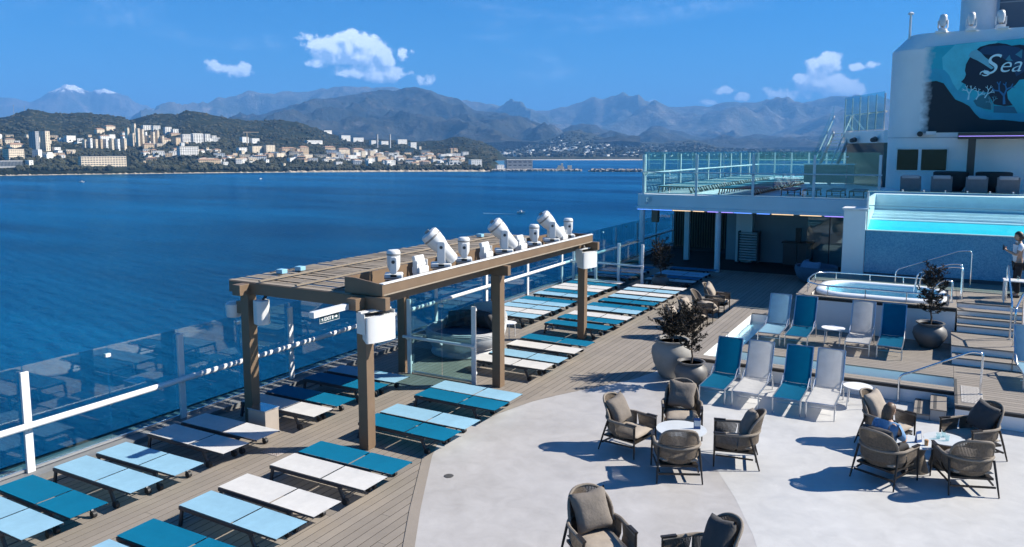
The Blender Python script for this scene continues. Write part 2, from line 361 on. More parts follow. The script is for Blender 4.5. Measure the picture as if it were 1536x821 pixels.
plank_area(deck, -13.45, -5.42, 2.2, 36.5, 0.0, 'y', wd=.150, gap=.015, seg=7.5)
plank_area(deck, -5.42, 5.0, 26.4, 36.5, 0.0, 'y', wd=.14, gap=.010)
# painted kerb under the railing
struct(MB().prism([(-13.9, -5), (-13.18, -5), (-13.80, 60), (-14.5, 60)], -.03, .10).build('deck_kerb', mat('kerb_grey', (.16, .165, .17), .6, var=.2, vscale=2)), 'structure')

# smooth terrazzo-like dance floor with its angled edge
def floor_mat():
    m = bpy.data.materials.new('poured_floor'); m.use_nodes = True; t = m.node_tree; b = t.nodes['Principled BSDF']
    g = t.nodes.new('ShaderNodeNewGeometry')
    n1 = t.nodes.new('ShaderNodeTexNoise'); n1.inputs['Scale'].default_value = .55; n1.inputs['Detail'].default_value = 7; n1.inputs['Roughness'].default_value = .6
    n2 = t.nodes.new('ShaderNodeTexNoise'); n2.inputs['Scale'].default_value = 2.6; n2.inputs['Detail'].default_value = 8; n2.inputs['Roughness'].default_value = .7; n2.inputs['Distortion'].default_value = .6
    n3 = t.nodes.new('ShaderNodeTexVoronoi'); n3.inputs['Scale'].default_value = .8
    for n in (n1, n2, n3): t.links.new(g.outputs['Position'], n.inputs['Vector'])
    a = t.nodes.new('ShaderNodeValToRGB'); a.color_ramp.elements[0].position = .3; a.color_ramp.elements[1].position = .72
    a.color_ramp.elements[0].color = (.30, .283, .272, 1); a.color_ramp.elements[1].color = (.45, .432, .424, 1)
    mxx = t.nodes.new('ShaderNodeMath'); mxx.operation = 'MULTIPLY_ADD'; mxx.inputs[1].default_value = .55; t.links.new(n2.outputs[0], mxx.inputs[0])
    hh = t.nodes.new('ShaderNodeMath'); hh.operation = 'MULTIPLY'; hh.inputs[1].default_value = .48; t.links.new(n1.outputs[0], hh.inputs[0]); t.links.new(hh.outputs[0], mxx.inputs[2])
    t.links.new(mxx.outputs[0], a.inputs[0])
    sp = t.nodes.new('ShaderNodeValToRGB'); sp.color_ramp.elements[0].position = .66; sp.color_ramp.elements[1].position = .80
    sp.color_ramp.elements[0].color = (0, 0, 0, 1); sp.color_ramp.elements[1].color = (.42, .42, .42, 1)
    n4 = t.nodes.new('ShaderNodeTexNoise'); n4.inputs['Scale'].default_value = 1.5; n4.inputs['Detail'].default_value = 9; n4.inputs['Roughness'].default_value = .75; t.links.new(g.outputs['Position'], n4.inputs['Vector']); t.links.new(n4.outputs[0], sp.inputs[0])
    mix = t.nodes.new('ShaderNodeMix'); mix.data_type = 'RGBA'; t.links.new(sp.outputs[0], mix.inputs['Factor']); t.links.new(a.outputs[0], mix.inputs['A']); mix.inputs['B'].default_value = (.255, .245, .24, 1)
    t.links.new(mix.outputs['Result'], b.inputs['Base Color'])
    r = t.nodes.new('ShaderNodeMapRange'); r.inputs['To Min'].default_value = .35; r.inputs['To Max'].default_value = .62; t.links.new(n2.outputs[0], r.inputs[0]); t.links.new(r.outputs[0], b.inputs['Roughness'])
    return m
FE = [(-5.9, 7.78), (-6.33, 8.48), (-6.94, 9.46), (-8.02, 11.32), (-8.27, 11.85), (-8.30, 12.4), (-8.12, 13.9), (-7.86, 14.98), (-7.55, 15.68), (-7.27, 16.21), (-6.75, 17.15), (-6.45, 17.75), (-6.25, 18.45), (-6.1, 19.2)]
pts = [(6, 3), (-3.0, 3)] + FE + [(-6.1, 26.0), (6, 26.0)]
struct(MB().add([(x, y, .006) for x, y in pts], [tuple(range(len(pts)))]).build('dance_floor', floor_mat()))
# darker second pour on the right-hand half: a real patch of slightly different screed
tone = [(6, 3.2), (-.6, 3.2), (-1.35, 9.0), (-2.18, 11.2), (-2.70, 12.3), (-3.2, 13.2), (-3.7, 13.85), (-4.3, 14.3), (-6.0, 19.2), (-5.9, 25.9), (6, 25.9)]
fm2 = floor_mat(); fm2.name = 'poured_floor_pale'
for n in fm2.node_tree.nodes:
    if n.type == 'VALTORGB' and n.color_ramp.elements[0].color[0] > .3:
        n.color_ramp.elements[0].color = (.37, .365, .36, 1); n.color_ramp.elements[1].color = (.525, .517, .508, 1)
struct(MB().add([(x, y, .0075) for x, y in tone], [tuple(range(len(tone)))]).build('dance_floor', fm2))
# wide border board that follows the floor edge
bd = MB(); q = []
for i, (x, y) in enumerate(FE[:10]):
    a = Vector(FE[max(0, i - 1)]); b = Vector(FE[min(9, i + 1)]); d = (b - a).normalized(); n = Vector((-d.y, d.x)) * .17
    q.append(((x, y), (x + n.x, y + n.y)))
for (a, b), (c, d) in zip(q, q[1:]):
    bd.add([(*a, .0105), (*b, .0105), (*d, .0105), (*c, .0105), (*a, -.02), (*b, -.02), (*d, -.02), (*c, -.02)], [(0, 1, 2, 3), (0, 4, 5, 1), (2, 6, 7, 3)])
struct(bd.build('border_board', plank_m), 'structure')
dr = thing('floor_drain', 'small round metal floor drain in the pale dance floor', 'drain', (-7.25, 10.73, .012))
MB().lathe([(0, .004), (.075, .004), (.085, 0)], n=20).build('grate', mat('drain_metal', (.12, .115, .11), .5, .5), dr)

# ---- raised deck with the shallow water channel
PZ = .40
rd = MB()
for b in ((-5.93, .46, 19.09, 19.40), (-5.93, -5.22, 19.40, 26.2), (-4.48, 4.6, 20.27, 26.2), (-5.22, -4.48, 25.3, 26.2), (.46, 4.6, 18.1, 20.27)):
    rd.box(*b, .012, PZ - .032)
raised = struct(rd.build('raised_deck', wall_m))
plank_area(raised, -5.95, .44, 19.06, 19.42, PZ, 'x', wd=.175)
plank_area(raised, -5.95, -5.2, 19.42, 26.2, PZ, 'y')
plank_area(raised, -4.5, .44, 20.25, 23.84, PZ, 'x')
plank_area(raised, .44, 4.6, 18.06, 21.5, PZ, 'x')
plank_area(raised, -4.5, -3.66, 23.84, 26.2, PZ, 'x'); plank_area(raised, -5.2, -4.5, 25.28, 26.2, PZ, 'x')
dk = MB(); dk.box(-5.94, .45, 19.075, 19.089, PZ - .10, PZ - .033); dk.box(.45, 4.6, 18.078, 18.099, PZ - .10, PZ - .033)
dk.build('dark_strip', mat('dark_trim', (.03, .026, .022), .7), raised)  # dark strip just below the board edges
pool_tile = mat('pale_pool_tile', (.42, .66, .74), .35, var=.08, vscale=14)
ch = MB(); ch.add([(-5.22, 19.38, .06), (-4.46, 19.38, .06), (-4.46, 25.32, .06), (-5.22, 25.32, .06)], [(0, 1, 2, 3)]); ch.add([(-4.46, 19.38, .06), (.47, 19.38, .06), (.47, 20.3, .06), (-4.46, 20.3, .06)], [(0, 1, 2, 3)])
struct(ch.build('channel_bottom', pool_tile))
def water_mat(name, tint, bump=.25, sc_=9):
    m = glass_mat(name, tint, ior=1.33); t = m.node_tree
    nz = t.nodes.new('ShaderNodeTexNoise'); nz.inputs['Scale'].default_value = sc_; nz.inputs['Detail'].default_value = 3; g = t.nodes.new('ShaderNodeNewGeometry'); t.links.new(g.outputs['Position'], nz.inputs['Vector'])
    bp = t.nodes.new('ShaderNodeBump'); bp.inputs['Strength'].default_value = bump; bp.inputs['Distance'].default_value = .03; t.links.new(nz.outputs[0], bp.inputs['Height'])
    for n in t.nodes:
        if n.type in ('BSDF_GLOSSY', 'FRESNEL'): t.links.new(bp.outputs[0], n.inputs['Normal'])
    return m
wat_m = water_mat('channel_water', (.72, .90, .95))
cw = MB(); cw.add([(-5.2, 19.42, .13), (-4.5, 19.42, .13), (-4.5, 25.28, .13), (-5.2, 25.28, .13)], [(0, 1, 2, 3)]); cw.add([(-4.5, 19.42, .13), (.44, 19.42, .13), (.44, 20.25, .13), (-4.5, 20.25, .13)], [(0, 1, 2, 3)])
struct(cw.build('channel_water', wat_m))
# two loose wooden steps up to the raised deck
st = thing('deck_steps', 'two wide wooden steps with dark grip strips up to the raised deck', 'steps', (-.3, 17.95, 0))
grip_m = mat('grip_strip', (.05, .047, .045), .85)
for x, z in ((0, .135), (.30, .27)):
    MB().box(x + .01, x + .30, .01, 1.09, .012, z - .032).build('riser', mat('step_side', (.34, .33, .32), .6), st)
    o = MB().box(x, x + .31, 0, 1.1, z - .03, z).build('tread', plank_m, st)
    MB().box(x + .06, x + .12, .03, 1.07, z + .001, z + .004).build('grip_strip', grip_m, o)
pad = thing('drain_grating', 'pale perforated square pad of round holes on the raised deck', 'grating', (.55, 18.25, PZ))
MB().box(.02, .42, .05, 1.35, .001, .010).build('plate', mat('pale_plate', (.42, .39, .36), .6), pad)
hl = MB()
for i in range(6):
    for j in range(13): hl.lathe([(0, 0.0), (.019, 0.0)], c=(.06 + i * .062 + (j % 2) * .02, .1 + j * .097, .012), n=6)
struct(hl.build('holes', black_m, pad), 'stuff')
MB().box(-.10, -.05, -.1, 1.9, .001, .005).build('grip_strip', grip_m, pad)

# ---- hot tub podium, landing and stairs
TZ = 1.40
pod = MB()
pod.box(-3.62, .46, 23.88, 23.98, PZ, TZ - .045); pod.box(-3.62, -3.5, 23.98, 28.6, PZ, TZ - .045); pod.box(.36, .46, 23.98, 28.6, PZ, TZ - .045); pod.box(-3.5, .36, 26.75, 28.6, PZ, TZ - .045)
pod.box(.46, 5.0, 24.85, 28.6, PZ, TZ - .045); pod.box(2.3, 5.0, 24.2, 24.85, PZ, TZ - .045)
podium = struct(pod.build('podium', wall_m))
plank_area(podium, -3.67, .49, 23.83, 24.0, TZ, 'x', wd=.16); plank_area(podium, -3.67, -3.3, 24.0, 26.7, TZ, 'y'); plank_area(podium, .28, .49, 24.0, 26.7, TZ, 'y'); plank_area(podium, -3.67, .49, 26.7, 28.6, TZ, 'x')
plank_area(podium, .49, 5.0, 24.8, 28.6, TZ, 'x')
MB().box(-3.63, .47, 23.862, 23.879, TZ - .12, TZ - .046).build('dark_strip', MATS['dark_trim'], podium)  # dark strip along the podium front, below its boards
stw = thing('podium_stairs', 'wide wooden stairs with white risers beside the hot tub podium', 'stairs', (0, 0, 0))
for (y0, y1, z, x0, x1) in ((21.5, 22.05, .59, .40, 2.4), (22.0, 23.72, .78, .38, 2.4), (23.68, 24.05, .965, .50, 2.15), (23.98, 24.35, 1.13, .50, 2.15), (24.28, 24.65, 1.28, .50, 2.15)):
    MB().box(x0 + .01, x1, y0 + .03, 24.84 if z > .8 else y1, PZ + .002, z - .036).build('riser', wall_m, stw)
    n = max(2, round((y1 - y0) / .15)); 
    for i in range(n):
        MB().box(x0, x1, y0 + (y1 - y0) * i / n, y0 + (y1 - y0) * (i + 1) / n - .008, z - .035, z).build('tread_board', plank_m, stw)

# ---- house at the far end: ceiling slab, fascia, columns, dark lounge
HF = 35.3
house = thing('deckhouse', 'white two storey deckhouse with a dark open lounge under its upper deck', 'deckhouse', (0, 0, 0))
MB().box(-12.8, -2.3, HF, HF + .22, 2.98, 3.56).build('fascia', wall_m, house, bevel=.02)
MB().box(-12.84, -2.28, HF - .05, HF + .20, 2.84, 2.975).build('fascia_ledge', wall_m, house, bevel=.015)
cols = [((.35, .5, 1.0), 5), ((1.0, .7, .4), 3), ((.55, .45, 1.0), 4), ((.9, .9, 1), 2)]
led = []
for i, c in enumerate(((.12, .3, .9), (.8, .55, .3), (.35, .25, .8))): led.append(mat('led_%d' % i, c, .4, emis=(c, .75)))
x = -12.8; k = 0
while x < -2.35:
    l = random.uniform(.5, 1.2); e = min(x + l, -2.33)
    MB().box(x, e - .02, HF - .056, HF - .02, 2.815, 2.838).build('light_strip', led[(k * 2 + (k % 2)) % 3], house); x = e + random.uniform(0, .25); k += 1
MB().box(-12.8, 6, HF + .22, 66, 3.1, 3.54).build('upper_deck_slab', wall_m, house)
dark_wall = mat('lounge_wall', (.30, .33, .36), .6, var=.1, vscale=.7)
MB().box(-9.6, 6, 40.2, 40.3, 0, 3.1).build('back_wall', dark_wall, house)
MB().box(-13.4, -9.7, 43.0, 43.1, 0, 3.1).build('back_wall', mat('timber_screen_back', (.05, .04, .035), .7), house)
for i in range(26): MB().box(-13.3 + i * .14, -13.25 + i * .14, 42.9, 42.99, .2, 3.1).build('screen_slat', brown_m, house)
MB().box(-9.72, -9.6, 40.2, 43.1, 0, 3.1).build('side_wall', dark_wall, house)
MB().cyl((-9.04, 35.78, 0), (-9.04, 35.78, 2.84), .13, n=20).build('column', white_m, house, smooth=True)
MB().cyl((-12.65, 35.55, 0), (-12.65, 35.55, 2.84), .13, n=20).build('column', white_m, house, smooth=True)
MB().box(-11.6, -11.35, 39.0, 39.25, 0, 3.1).build('column', wall_m, house); MB().box(-9.1, -8.3, 39.6, 40.15, 0, 3.1).build('column', wall_m, house)
MB().box(-12.2, -11.9, 35.6, 35.9, 2.2, 2.84).build('ceiling_box', brown_m, house)
MB().box(-2.95, -2.25, 28.55, 29.2, 0, 3.62).build('corner_pillar', wall_m, house, bevel=.03)
MB().box(-3.0, -2.2, 28.50, 29.4, 3.621, 3.68).build('pillar_cap', white_m, house)
MB().box(-2.6, -2.3, 29.25, 40.2, 0, 3.1).build('side_wall', wall_m, house)
for x0, x1 in ((-5.2, -4.3), (-4.25, -3.4), (-3.35, -2.62)):
    p = MB().box(x0, x1, 36.2, 36.215, .05, 3.08).build('window_pane', glass_m, house)
    MB().box(x1 + .005, x1 + .045, 36.17, 36.24, .02, 3.1).build('mullion', black_m, p)

# ---- mosaic wall and the glass sided pool above it
def mosaic_mat():
    m = bpy.data.materials.new('blue_mosaic'); m.use_nodes = True; t = m.node_tree; b = t.nodes['Principled BSDF']; g = t.nodes.new('ShaderNodeNewGeometry')
    v = t.nodes.new('ShaderNodeTexVoronoi'); v.inputs['Scale'].default_value = 34; t.links.new(g.outputs['Position'], v.inputs['Vector'])
    n = t.nodes.new('ShaderNodeTexNoise'); n.inputs['Scale'].default_value = 1.1; n.inputs['Detail'].default_value = 5; t.links.new(g.outputs['Position'], n.inputs['Vector'])
    sp = t.nodes.new('ShaderNodeSeparateColor'); t.links.new(v.outputs['Color'], sp.inputs[0])
    ad = t.nodes.new('ShaderNodeMath'); ad.operation = 'MULTIPLY_ADD'; ad.inputs[1].default_value = .55; t.links.new(sp.outputs[0], ad.inputs[0])
    h = t.nodes.new('ShaderNodeMath'); h.operation = 'MULTIPLY'; h.inputs[1].default_value = .5; t.links.new(n.outputs[0], h.inputs[0]); t.links.new(h.outputs[0], ad.inputs[2])
    r = t.nodes.new('ShaderNodeValToRGB'); r.color_ramp.elements[0].position = .2; r.color_ramp.elements[1].position = .85
    r.color_ramp.elements[0].color = (.03, .23, .40, 1); r.color_ramp.elements[1].color = (.11, .40, .56, 1)
    t.links.new(ad.outputs[0], r.inputs[0]); t.links.new(r.outputs[0], b.inputs['Base Color']); b.inputs['Roughness'].default_value = .25
    return m
mos = thing('mosaic_wall', 'shimmering blue mosaic wall below the glass sided pool', 'wall', (0, 28.6, 0))
MB().box(-2.24, 8, 0, .25, TZ, 2.93).build('mosaic_face', mosaic_mat(), mos)
MB().box(-2.24, 8, -.02, -.003, TZ, TZ + .12).build('skirting', mat('skirting', (.03, .05, .07), .5), mos)
pool = thing('glass_pool', 'long glass fronted pool of turquoise water above the mosaic wall', 'pool', (0, 28.6, 0))
cy_m = mat('turquoise_tile', (.05, .70, .82), .3, var=.06, vscale=3)
cy2_m = mat('pale_turquoise_tile', (.74, .83, .86), .3, var=.08, vscale=3)
MB().box(-2.2, 8, .25, 3.0, 2.60, 2.945).build('pool_floor', cy_m, pool)
MB().box(-2.2, 8, 3.0, 3.1, 2.6, 4.02).build('pool_back_wall', cy2_m, pool)
MB().box(-2.28, -2.2, .3, 3.1, 2.6, 4.02).build('pool_end_wall', cy2_m, pool)
MB().prism([(.26, 2.948), (1.05, 3.215), (3.0, 3.215), (3.0, 2.948)], -2.2, 8, 'x').build('ledge', cy_m, pool); MB().box(-2.2, 8, 1.08, 3.0, 3.216, 3.24).build('ledge_top', cy2_m, pool)  # ledge face sloped to catch more light and brighten the turquoise band
for i in range(4): MB().box(-2.2, 8, 1.2 + i * .45, 1.35 + i * .45, 3.241, 3.25 + i * .07).build('pool_step', cy2_m, pool)
MB().box(-2.2, 8, .245, .262, 3.755, 3.785).build('water_line', white_m, pool)
MB().box(-2.2, 8, .16, .24, 2.945, 4.25).build('front_pane', glass_mat('acrylic', (.86, .97, .98), ior=1.25), pool)
MB().box(-2.24, 8, -.04, .155, 2.935, 2.965).build('pane_sill', white_m, pool)
MB().box(-2.26, -2.205, .1, .3, 2.95, 4.25).build('pane_post', white_m, pool)
o = struct(MB().add([(-2.2, .25, 3.70), (8, .25, 3.70), (8, 3.0, 3.70), (-2.2, 3.0, 3.70)], [(0, 1, 2, 3)]).build('pool_water', water_mat('pool_water', (.78, .95, .97), .5, 4), pool), 'stuff')
o2 = MB().box(-2.25, 8, .14, .26, 4.251, 4.275).build('top_rail', steel_m, pool)
for i in range(9): MB().box(-1.2 + i * .62 - .02, -1.2 + i * .62 + .02, .10, .30, 4.276, 4.33).build('rail_clip', white_m, pool)

# ---- terrace and white block with the mural
terr = struct(MB().box(-2.28, 8, 31.7, 36.6, 3.55, 4.02).build('terrace', wall_m))
blk = thing('superstructure_block', 'tall white block with rounded corner carrying the blue mural', 'building', (0, 36.5, 0))
BL = -2.25; prof = []
for k in range(9): a = R_(90 + 90 * (1 - k / 8) ); prof.append((BL + .9 + .9 * math.cos(a), .9 - .9 * math.sin(a)))
foot = prof + [(8, 0), (8, 12), (BL, 12)]
MB().prism(foot, 3.9, 9.75).build('wall', wall_m, blk, smooth=True)
top = [(x + (0.55 if x < -1.2 else .25), y + .35) for x, y in foot]; n = len(foot)
MB().add([(x, y, 9.75) for x, y in foot] + [(x + (.62 if x < 7 else 0), y + .30, 10.42) for x, y in foot], [tuple(range(n, 2 * n))] + [(i, (i + 1) % n, n + (i + 1) % n, n + i) for i in range(n)]).build('roof_shoulder', wall_m, blk, smooth=True)
MB().box(-2.2, 8, -.02, -.004, 6.14, 6.16).build('seam', mat('seam_grey', (.3, .32, .35), .6), blk)
for (x0, x1) in ((-1.83, -.99), (-.93, .05)):
    f = MB().box(x0 - .03, x1 + .03, -.05, -.004, 4.74, 5.74).build('window', white_m, blk)
    MB().box(x0 + .03, x1 - .03, -.058, -.051, 4.81, 5.67).build('pane', win_m, f)
can = MB().box(.36, 8, -1.3, -.01, 6.08, 6.32).build('canopy_beam', mat('dark_canopy', (.055, .042, .035), .5), blk)
MB().box(.38, 8, -1.31, -1.301, 6.17, 6.19).build('light_strip', led[2], can)
MB().box(.72, .98, -1.2, -.95, 4.0, 6.08).build('post', MATS['dark_canopy'], blk)
MB().box(-.78, -.42, -.4, -.06, 6.26, 6.40).build('vent_box', white_m, blk); 
MB().cyl((-1.0, -.25, 6.3), (-1.0, -.02, 6.3), .11, .11, 12).build('flood_lamp', black_m, blk)
# mast
ms = thing('mast', 'thin white antenna mast with a round cap on the block roof', 'mast', (-1.62, 37.1, 10.1))
MB().cyl((0, 0, 0), (0, 0, 1.15), .05, .045, 10).build('pole', white_m, ms, smooth=True); MB().lathe([(0, -.02), (.1, .0), (.12, .05), (.06, .1), (0, .11)], c=(0, 0, 1.16), n=14).build('cap', white_m, ms, smooth=True)
fu = thing('funnel', 'white round ship funnel rising behind the roof lights', 'funnel', (.85, 39.5, 10.0))
MB().lathe([(.66, 0), (.66, 4.0)], n=32).build('stack', white_m, fu, smooth=True); MB().lathe([(.68, .55), (.68, .66)], n=32).build('band', wall_m, fu, smooth=True)
ex = thing('exhaust_housing', 'dark grey box housing beside the white funnel', 'housing', (2.6, 40.5, 10.0))
MB().box(-.95, 3, -.5, 3, 0, 4.5).build('casing', mat('housing_grey', (.10, .13, .17), .5, var=.1, vscale=1), ex)
MB().box(-.97, 3, -.52, -.505, 1.9, 1.95).build('casing_seam', MATS['seam_grey'], ex)

# ---- the mural: flat painted shapes on the wall
mu = thing('mural', 'teal underwater mural with the word Sea and a dark woman profile', 'mural', (0, 36.5, 0))
W0, W1, Z0, Z1 = -.74, 2.9, 6.36, 9.82
PX = lambda b, e: (-.71 + (b - 1400) * (3.06 / 136), 9.85 - (e - 67) * (3.47 / 131))     # mural units -> wall metres
def paint(name, col, pts, lay, rough=.6):
    m = mat('paint_%02x%02x%02x' % tuple(int(255 * c) for c in col), col, rough, var=.12, vscale=1.6)
    if not m.get('faded'):
        # sprayed left edge: the paint thins out into the white of the wall
        m['faded'] = 1; t = m.node_tree; b = t.nodes['Principled BSDF']; src = b.inputs['Base Color'].links[0].from_socket; tcn = t.nodes.new('ShaderNodeTexCoord'); sx = t.nodes.new('ShaderNodeSeparateXYZ'); t.links.new(tcn.outputs['Object'], sx.inputs[0])
        nz = t.nodes.new('ShaderNodeTexNoise'); nz.inputs['Scale'].default_value = 4; nz.inputs['Detail'].default_value = 6; t.links.new(tcn.outputs['Object'], nz.inputs['Vector'])
        ad = t.nodes.new('ShaderNodeMath'); ad.operation = 'MULTIPLY_ADD'; ad.inputs[1].default_value = .5; t.links.new(nz.outputs[0], ad.inputs[0]); t.links.new(sx.outputs[0], ad.inputs[2])
        mr = t.nodes.new('ShaderNodeMapRange'); mr.inputs['From Min'].default_value = -.78; mr.inputs['From Max'].default_value = -.42; t.links.new(ad.outputs[0], mr.inputs[0])
        mx = t.nodes.new('ShaderNodeMix'); mx.data_type = 'RGBA'; t.links.new(mr.outputs[0], mx.inputs['Factor']); mx.inputs['A'].default_value = (.84, .82, .80, 1); t.links.new(src, mx.inputs['B']); t.links.new(mx.outputs['Result'], b.inputs['Base Color'])
    return MB().prism([PX(*p) for p in pts], -.004 - .003 * lay, -.002 - .003 * lay - .0025, 'y').build(name, m, mu)
paint('background', (.02, .42, .52), [(1386, 68), (1640, 60), (1640, 199), (1384, 199)], 1)
paint('glow', (.10, .58, .66), [(1435, 66), (1500, 64), (1470, 100), (1440, 140), (1420, 120), (1415, 85)], 2)
paint('hill', (.004, .012, .022), [(1384, 122), (1408, 120), (1420, 124), (1431, 138), (1440, 149), (1452, 154), (1463, 160), (1471, 170), (1480, 178), (1495, 181), (1515, 181), (1540, 184), (1640, 186), (1640, 199), (1384, 199)], 4)
paint('wave', (.04, .38, .52), [(1384, 104), (1405, 101), (1420, 104), (1428, 112), (1434, 124), (1442, 135), (1455, 141), (1466, 146), (1476, 158), (1487, 167), (1500, 170), (1520, 168), (1540, 172), (1640, 176), (1640, 188), (1540, 184), (1515, 180), (1495, 180), (1480, 177), (1471, 169), (1463, 159), (1452, 153), (1440, 148), (1431, 137), (1420, 123), (1408, 119), (1384, 121)], 5)
paint('head', (.004, .014, .035), [(1447, 123), (1452, 118), (1454, 112), (1452, 106), (1453, 97), (1457, 89), (1464, 79), (1473, 72), (1486, 69), (1500, 68), (1512, 70), (1520, 73), (1532, 72), (1545, 75), (1556, 85), (1560, 100), (1556, 115), (1545, 122), (1535, 123), (1530, 130), (1518, 140), (1520, 150), (1528, 160), (1516, 161), (1500, 158), (1494, 148), (1488, 140), (1476, 138), (1462, 134), (1455, 132), (1455, 127)], 3)
paint('hair', (.010, .05, .12), [(1466, 82), (1480, 72), (1510, 72), (1530, 76), (1550, 88), (1552, 104), (1530, 118), (1522, 100), (1505, 88), (1485, 84)], 6)
paint('jellyfish', (.16, .46, .54), [(1456, 85), (1460, 78), (1468, 76), (1474, 80), (1482, 88), (1492, 95), (1488, 98), (1496, 104), (1492, 106), (1480, 98), (1470, 92), (1463, 89)], 7)
def coral(cx, cy, s, col, lay, seed, lean=0):
    r = random.Random(seed); m = MB()
    def br(p, a, l, wd, d):
        q = (p[0] + math.cos(a) * l, p[1] - math.sin(a) * l); nx, ny = -math.sin(a) * wd, -math.cos(a) * wd
        pp = [(p[0] + nx, p[1] + ny), (p[0] - nx, p[1] - ny), (q[0] - nx * .7, q[1] - ny * .7), (q[0] + nx * .7, q[1] + ny * .7)]
        m.prism([PX(*u) for u in pp], -.004 - .003 * lay, -.0065 - .003 * lay - .0001 * d, 'y')
        if d:
            for k in range(2): br(q, a + r.uniform(.3, .75) * (1 if k else -1), l * r.uniform(.65, .85), wd * .75, d - 1)
    br((cx, cy), math.pi / 2 + lean, s, s * .16, 3)
    m.build('coral', mat('coral_%s' % seed, col, .6), mu)
coral(1460, 150, 9, (.45, .75, .80), 8, 'a', -.1); coral(1472, 150, 7, (.45, .75, .80), 8, 'b', -.5); coral(1485, 148, 7, (.45, .75, .80), 8, 'c', -.6); coral(1515, 158, 13, (.02, .17, .36), 8, 'd', .1); coral(1498, 165, 7, (.10, .33, .40), 9, 'e', .2)
paint('shell', (.02, .15, .2), [(1468, 152), (1478, 145), (1490, 141), (1494, 150), (1496, 166), (1485, 164), (1474, 160)], 7)
paint('slab', (.02, .16, .24), [(1500, 160), (1530, 162), (1536, 172), (1500, 170)], 7)
paint('fish', (.04, .24, .32), [(1512, 93), (1518, 86), (1520, 92), (1524, 95), (1517, 95)], 8); paint('fish', (.04, .24, .32), [(1526, 86), (1536, 79), (1536, 92)], 8)
for txt, b, e, size in (('S', 1477, 113, 1.12), ('ea', 1502, 111, .86)):
    cu = bpy.data.curves.new('lettering', 'FONT'); cu.body = txt; cu.size = size; cu.shear = .32; cu.extrude = .001; cu.offset = -.006
    to = bpy.data.objects.new('tmp', cu); C.objects.link(to); dg = bpy.context.evaluated_depsgraph_get(); me = bpy.data.meshes.new_from_object(to.evaluated_get(dg)); bpy.data.objects.remove(to)
    me.materials.clear(); me.materials.append(mat('lettering_paint', (.62, .86, .88), .6)); o = put('lettering', me, mu); p = PX(b, e); o.location = (p[0], -.045, p[1]); o.rotation_euler = (R_(90), 0, 0)
# script flourish of the capital S
fl = []
for k in range(22):
    a = R_(200 - k * 17); rr_ = 7.5 - k * .12; fl.append(PX(1483 + rr_ * math.cos(a), 112 - rr_ * .55 * math.sin(a)))
MB().tube([(x, -.046, z) for x, z in fl], [.012 + .022 * math.sin(k / 21 * math.pi) for k in range(22)], 6).build('lettering', MATS['lettering_paint'], mu)

# ================================================================== RAILINGS
def railing(name, label, A, B, z0, posts, hgt=1.98, rail_z=.95, side=1, cat='railing', gl=None, clamps=True, rail=True, half=True, tube_r=.038, skip_end=False, pw=.055):
    """glass wind screen from A to B: flat posts, panes between, clamps, round hand rail on the deck side"""
    A = Vector((*A, 0)); B = Vector((*B, 0)); d = (B - A); Ln = d.length; d.normalize(); ang = math.atan2(d.y, d.x)
    t = thing(name, label, cat, (A.x, A.y, z0), ang); gl = gl or glass_m
    n = posts; sp = Ln / n; ys = -.12 * side
    pm = MB().box(-pw, pw, -.028, .028, 0, hgt - .10).mesh('post', white_m)
    cm = MB().box(-.05, .05, -.035, .035, -.03, .03).mesh('clamp', white_m)
    bm = MB().bar((0, -.0, -.12), (0, ys * 1.0, -.02), .03, .05).mesh('bracket', white_m)
    for i in range(n + 1):
        if skip_end and i == n: break
        p = put('post', pm, t, .008); p.location = (sp * i, ys * .45, 0)
        for z in (hgt - .18, .28) if clamps else ():
            c = put('clamp', cm, p); c.location = (0, -ys * .3, z)
        if rail:
            b = put('rail_bracket', bm, p); b.location = (0, 0, rail_z)
    k = 2 if half else 1; gp = {}
    for i in range(n * k):
        w_ = sp / k
        if 'g' not in gp: gp['g'] = MB().box(.012, w_ - .012, -.006, .006, .07, hgt).mesh('pane', gl)
        g = put('pane', gp['g'], t); g.location = (w_ * i, 0, 0)
        if half and i % 2 and clamps:
            c = put('pane_clip', cm, t); c.location = (w_ * i, 0, hgt - .18)
            if rail: b = put('rail_bracket', bm, t); b.location = (w_ * i, 0, rail_z)
    if rail: MB().cyl((-.1, ys * 1.45, rail_z), (Ln + .1, ys * 1.45, rail_z), tube_r, n=14).build('hand_rail', white_m, t, smooth=True)
    MB().box(0, Ln, -.022, .022, .02, .068).build('bottom_channel', alu_m, t)
    return t
# outer wind screen along the ship's side: bays measured from the near post
railing('glass_railing', 'long tinted glass wind screen with white posts along the sea edge', (-13.50, 7.16 - 3.12 * 3), (-14.20, 7.16 + 3.12 * 17), .10, 20, hgt=1.88, rail_z=.86, side=1, tube_r=.058, pw=.068)
railing('glass_fence', 'short glass fence closing the deck beside the round daybed', (-11.60, 15.5), (-9.68, 15.5), 0, 1, hgt=2.02, rail_z=.98, side=1)
railing('glass_fence', 'glass cross fence with white posts beyond the pergola end', (-13.55, 29.68), (-10.5, 29.68), 0, 3, hgt=1.95, rail_z=.98, side=1, half=False)
